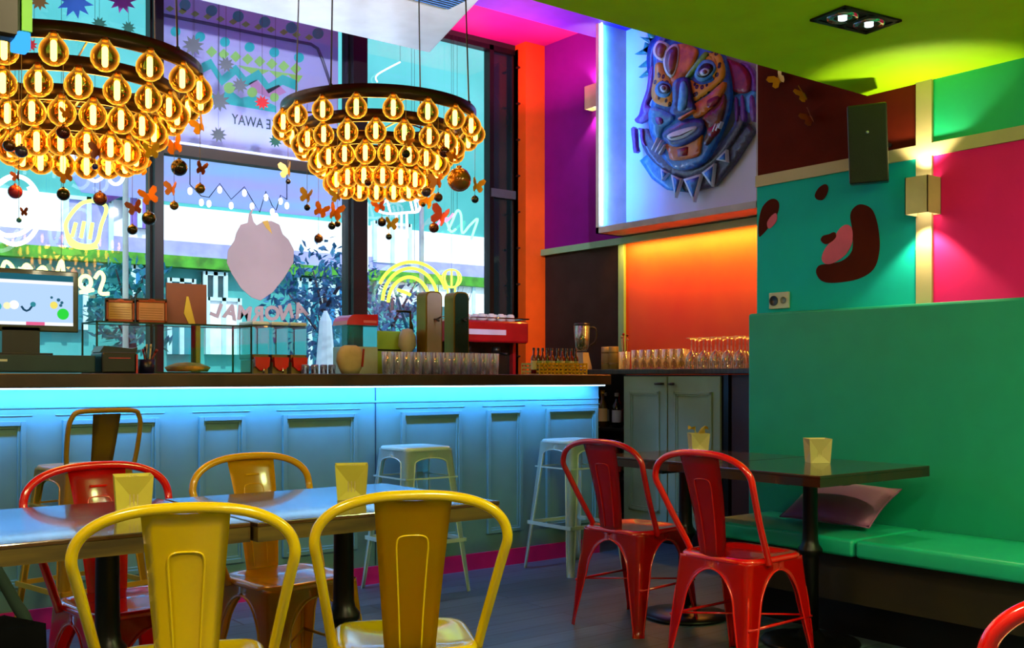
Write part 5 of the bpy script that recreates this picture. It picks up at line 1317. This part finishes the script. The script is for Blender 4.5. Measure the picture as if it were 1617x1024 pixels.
neon('green and white neon mug outline left of the window post', [[(108, 345), (128, 322), (150, 318), (168, 328), (160, 356), (152, 384), (132, 388), (114, 380), (104, 362), (108, 345)], [(120, 352), (114, 374)], [(133, 350), (128, 376)], [(146, 352), (142, 378)], [(104, 362), (112, 386), (135, 392), (154, 390)]], '#c8ff5a', 3.0, .012)
neon('white looping neon script high in the left window', [[(60, 262), (64, 236), (76, 226), (84, 240), (80, 258)], circ(94, 250, 11, 10), [(108, 268), (112, 240), (119, 262), (126, 246), (132, 270)], [(130, 272), (146, 258), (158, 262), (164, 276), (152, 286), (138, 280)], circ(183, 276, 12, 15, s=-2.6, e_=2.6), [(40, 240), (44, 222), (54, 216)]], '#eaf4ff', 3.2, .011)
neon('yellow neon lettering low in the left window, behind the till', [[(2, 430), (8, 414), (18, 420), (22, 432)], [(34, 428), (42, 418), (50, 426)], [(60, 428), (68, 422), (74, 430)], [(90, 430), (97, 412), (100, 430)], circ(135, 446, 9, 10), [(126, 462), (148, 458)], [(150, 440), (158, 430), (164, 440), (158, 462), (172, 464)]], '#fff88c', 2.6, .012)
neon('pink neon figure right of the middle window post', [[(597, 330), (612, 316), (632, 318), (650, 314), (662, 320), (660, 334), (640, 336), (620, 338), (604, 336), (597, 330)], [(626, 338), (626, 372)], [(634, 338), (634, 374)], [(642, 338), (643, 376)], [(648, 318), (652, 334)], [(655, 316), (658, 334)], [(612, 318), (616, 336)]], '#ffc8ec', 3.0, .009)
neon('small red-pink neon stroke sign near the green zigzag', [[(690, 356), (702, 340), (704, 350), (716, 338)], [(694, 350), (706, 345)]], '#ff7a9c', 2.4, .009)
neon('green neon zigzag at the right window', [[(708, 364), (714, 350), (722, 333), (728, 340), (730, 368), (742, 356), (754, 346), (748, 366), (744, 378)], [(706, 352), (712, 366), (720, 362)]], '#7dffa0', 2.6, .010)
neon('large yellow-green neon arc above the lime box', [circ(648, 478, 44, 54, s=PI * 1.02, e_=PI * 1.95), circ(646, 480, 33, 42, s=PI * 1.02, e_=PI * 1.9), circ(650, 476, 56, 62, s=PI * 1.15, e_=PI * 1.9), [(628, 458), (640, 462), (648, 466)]], '#c4ff3c', 2.6, .013)
neon('small round green neon cactus above the dark beer tap', [circ(713, 440, 15, 14), [(705, 428), (702, 440), (706, 452)], [(713, 426), (713, 454)], [(721, 428), (724, 440), (720, 452)], [(706, 454), (708, 468)], [(719, 454), (718, 468)]], '#b8ff4a', 2.6, .008)
neon('tall thin white neon line along the right window edge', [[(596, 130), (596, 118), (632, 98)], [(580, 430), (580, 320)]], '#e0f6ff', 2.0, .006)

# ================================================================ lights
def fill_light(label, x, y, z, power, col, size=.35):  # unseen ceiling lamps added as general fill for the room
    t = thing('added_fill_disc', label, 'ceiling light', (x, y, z))
    b = MB(); b.lathe([(.0, -.004), (.10, -.004)], seg=28); b.build('fill_face', glow('fill_face' + col, col, 2.5), t)
    b = MB(); b.lathe([(.10, 0), (.10, -.012), (.12, -.012), (.12, 0)], seg=28, closed=True); b.build('rim', M_chrome, t)
    light('fill_light', 'AREA', (x, y, z - .02), power, col, size)
fill_light('added round ceiling fill lamp over the near end of the room', 1.0, .3, ZL, 42, '#ffe6b0')
fill_light('added round ceiling fill lamp by the banquette, behind the viewpoint', 3.2, .2, ZL, 42, '#e8ff9c')
fill_light('added round ceiling fill lamp nearest the left wall', -.3, 1.6, ZL, 30, '#ffe6b0')
light('ac_fill_uplight', 'AREA', (2.9, YW - .06, 2.70), 26, '#cfe6ff', 2.6, (math.radians(180 + 20), 0, 0), sy=.02)  # uplight and its bar added to brighten the air conditioner's underside
q = MB(); q.b2((1.7, YW - .075, 2.6805), (4.1, YW - .045, 2.69)); tag(q.build('fill_bar', glow('fill_bar_white', '#dcecff', 1.5)), 'slim white fill bar added along the window transom', 'light bar')
# under-bar LED
light('bar_led', 'AREA', ((xe - 1.1) / 2, YB - .08, 1.062), 42, '#4496ff', xe + 1.0, (math.radians(28), 0, 0), sy=.012)
# magenta and violet wash at the high ceiling
light('ceiling_wash', 'AREA', (4.9, 6.3, 3.3), 16, '#ff5ab4', .6, (PI, 0, 0))
light('violet_led', 'AREA', (3.6, 5.50, 3.72), 10, '#6a4cff', 3.0, (PI / 2 * .0 + math.radians(200), 0, 0), sy=.03)
for x, tx, lb in ((1.3, 2.2, 'left'), (3.3, 4.0, 'right')):  # hidden spots added to brighten the window poster and sticker
    d_ = Vector((tx, 6.9, 2.55)) - Vector((x, 2.97, 2.80)); t = thing('fill_spotlight', 'added fill spotlight, unseen on the upper fascia behind the ceiling edge, the %s one' % lb, 'spotlight', (x, 2.97, 2.80))
    b = MB(); b.tube([-d_.normalized() * .07, d_.normalized() * .05], .035, seg=16); b.build('housing', M_dark, t)
    b = MB(); b.tube([(0, -.088, .0), (0, 0, 0)], .012); b.build('arm', M_dark, t)
    o_ = light('fill_spot', 'SPOT', Vector((x, 2.97, 2.80)) + d_.normalized() * .06, 340, '#f4f0ff', .03, angle=math.radians(62), blend=.6); o_.rotation_euler = d_.to_track_quat('-Z', 'Y').to_euler()
def fill_globe(label, x, y, z, power, col):  # out-of-view globes added to lift the lime ceiling and the room
    t = thing('unseen_fill_lamp', label, 'fill lamp', (x, y, z))
    b = MB(); b.sphere((0, 0, 0), .13, seg=24); b.build('globe', glow('fill_globe_glow', '#fff0d0', 2), t)
    b = MB(); b.tube([(0, 0, .12), (0, 0, ZL - z)], .006); b.build('cable', M_cable, t)
    light('globe_fill_light', 'POINT', (x, y, z - .0), power, col, .14)
fill_globe('added fill globe behind the viewpoint on the left', .2, -.7, 1.85, 120, '#ffeccc')
fill_globe('added fill globe behind the viewpoint on the right', 2.5, .35, 2.05, 135, '#fff4c8')
light('worktop_led', 'AREA', (5.50, 4.75, 2.13), 22, '#ffab3c', .02, (0, math.radians(-12), 0), sy=2.0)
light('sun', 'SUN', (0, 0, 20), 4.0, '#fff6ea', .02, (math.radians(38), 0, math.radians(-18)))
w_ = bpy.data.worlds.new('world'); scene.world = w_; w_.use_nodes = True
nt = w_.node_tree; bg = nt.nodes['Background']
sky = nt.nodes.new('ShaderNodeTexSky'); sky.sky_type = 'HOSEK_WILKIE'; sky.turbidity = 4; sky.sun_direction = (0, -.6, .7)
mixc = nt.nodes.new('ShaderNodeMixRGB'); mixc.inputs[0].default_value = .6; mixc.inputs[2].default_value = (.75, .88, 1, 1)
nt.links.new(sky.outputs[0], mixc.inputs[1]); nt.links.new(mixc.outputs[0], bg.inputs[0]); bg.inputs[1].default_value = 2.3
vs_ = scene.view_settings; vs_.view_transform = 'Standard'; vs_.look = 'None'; vs_.gamma = 1; vs_.exposure = .35; vs_.use_curve_mapping = False
scene.cycles.max_bounces = 8; scene.cycles.transparent_max_bounces = 24; scene.cycles.sample_clamp_indirect = 4; scene.cycles.caustics_reflective = False; scene.cycles.caustics_refractive = False
scene.cycles.use_denoising = True
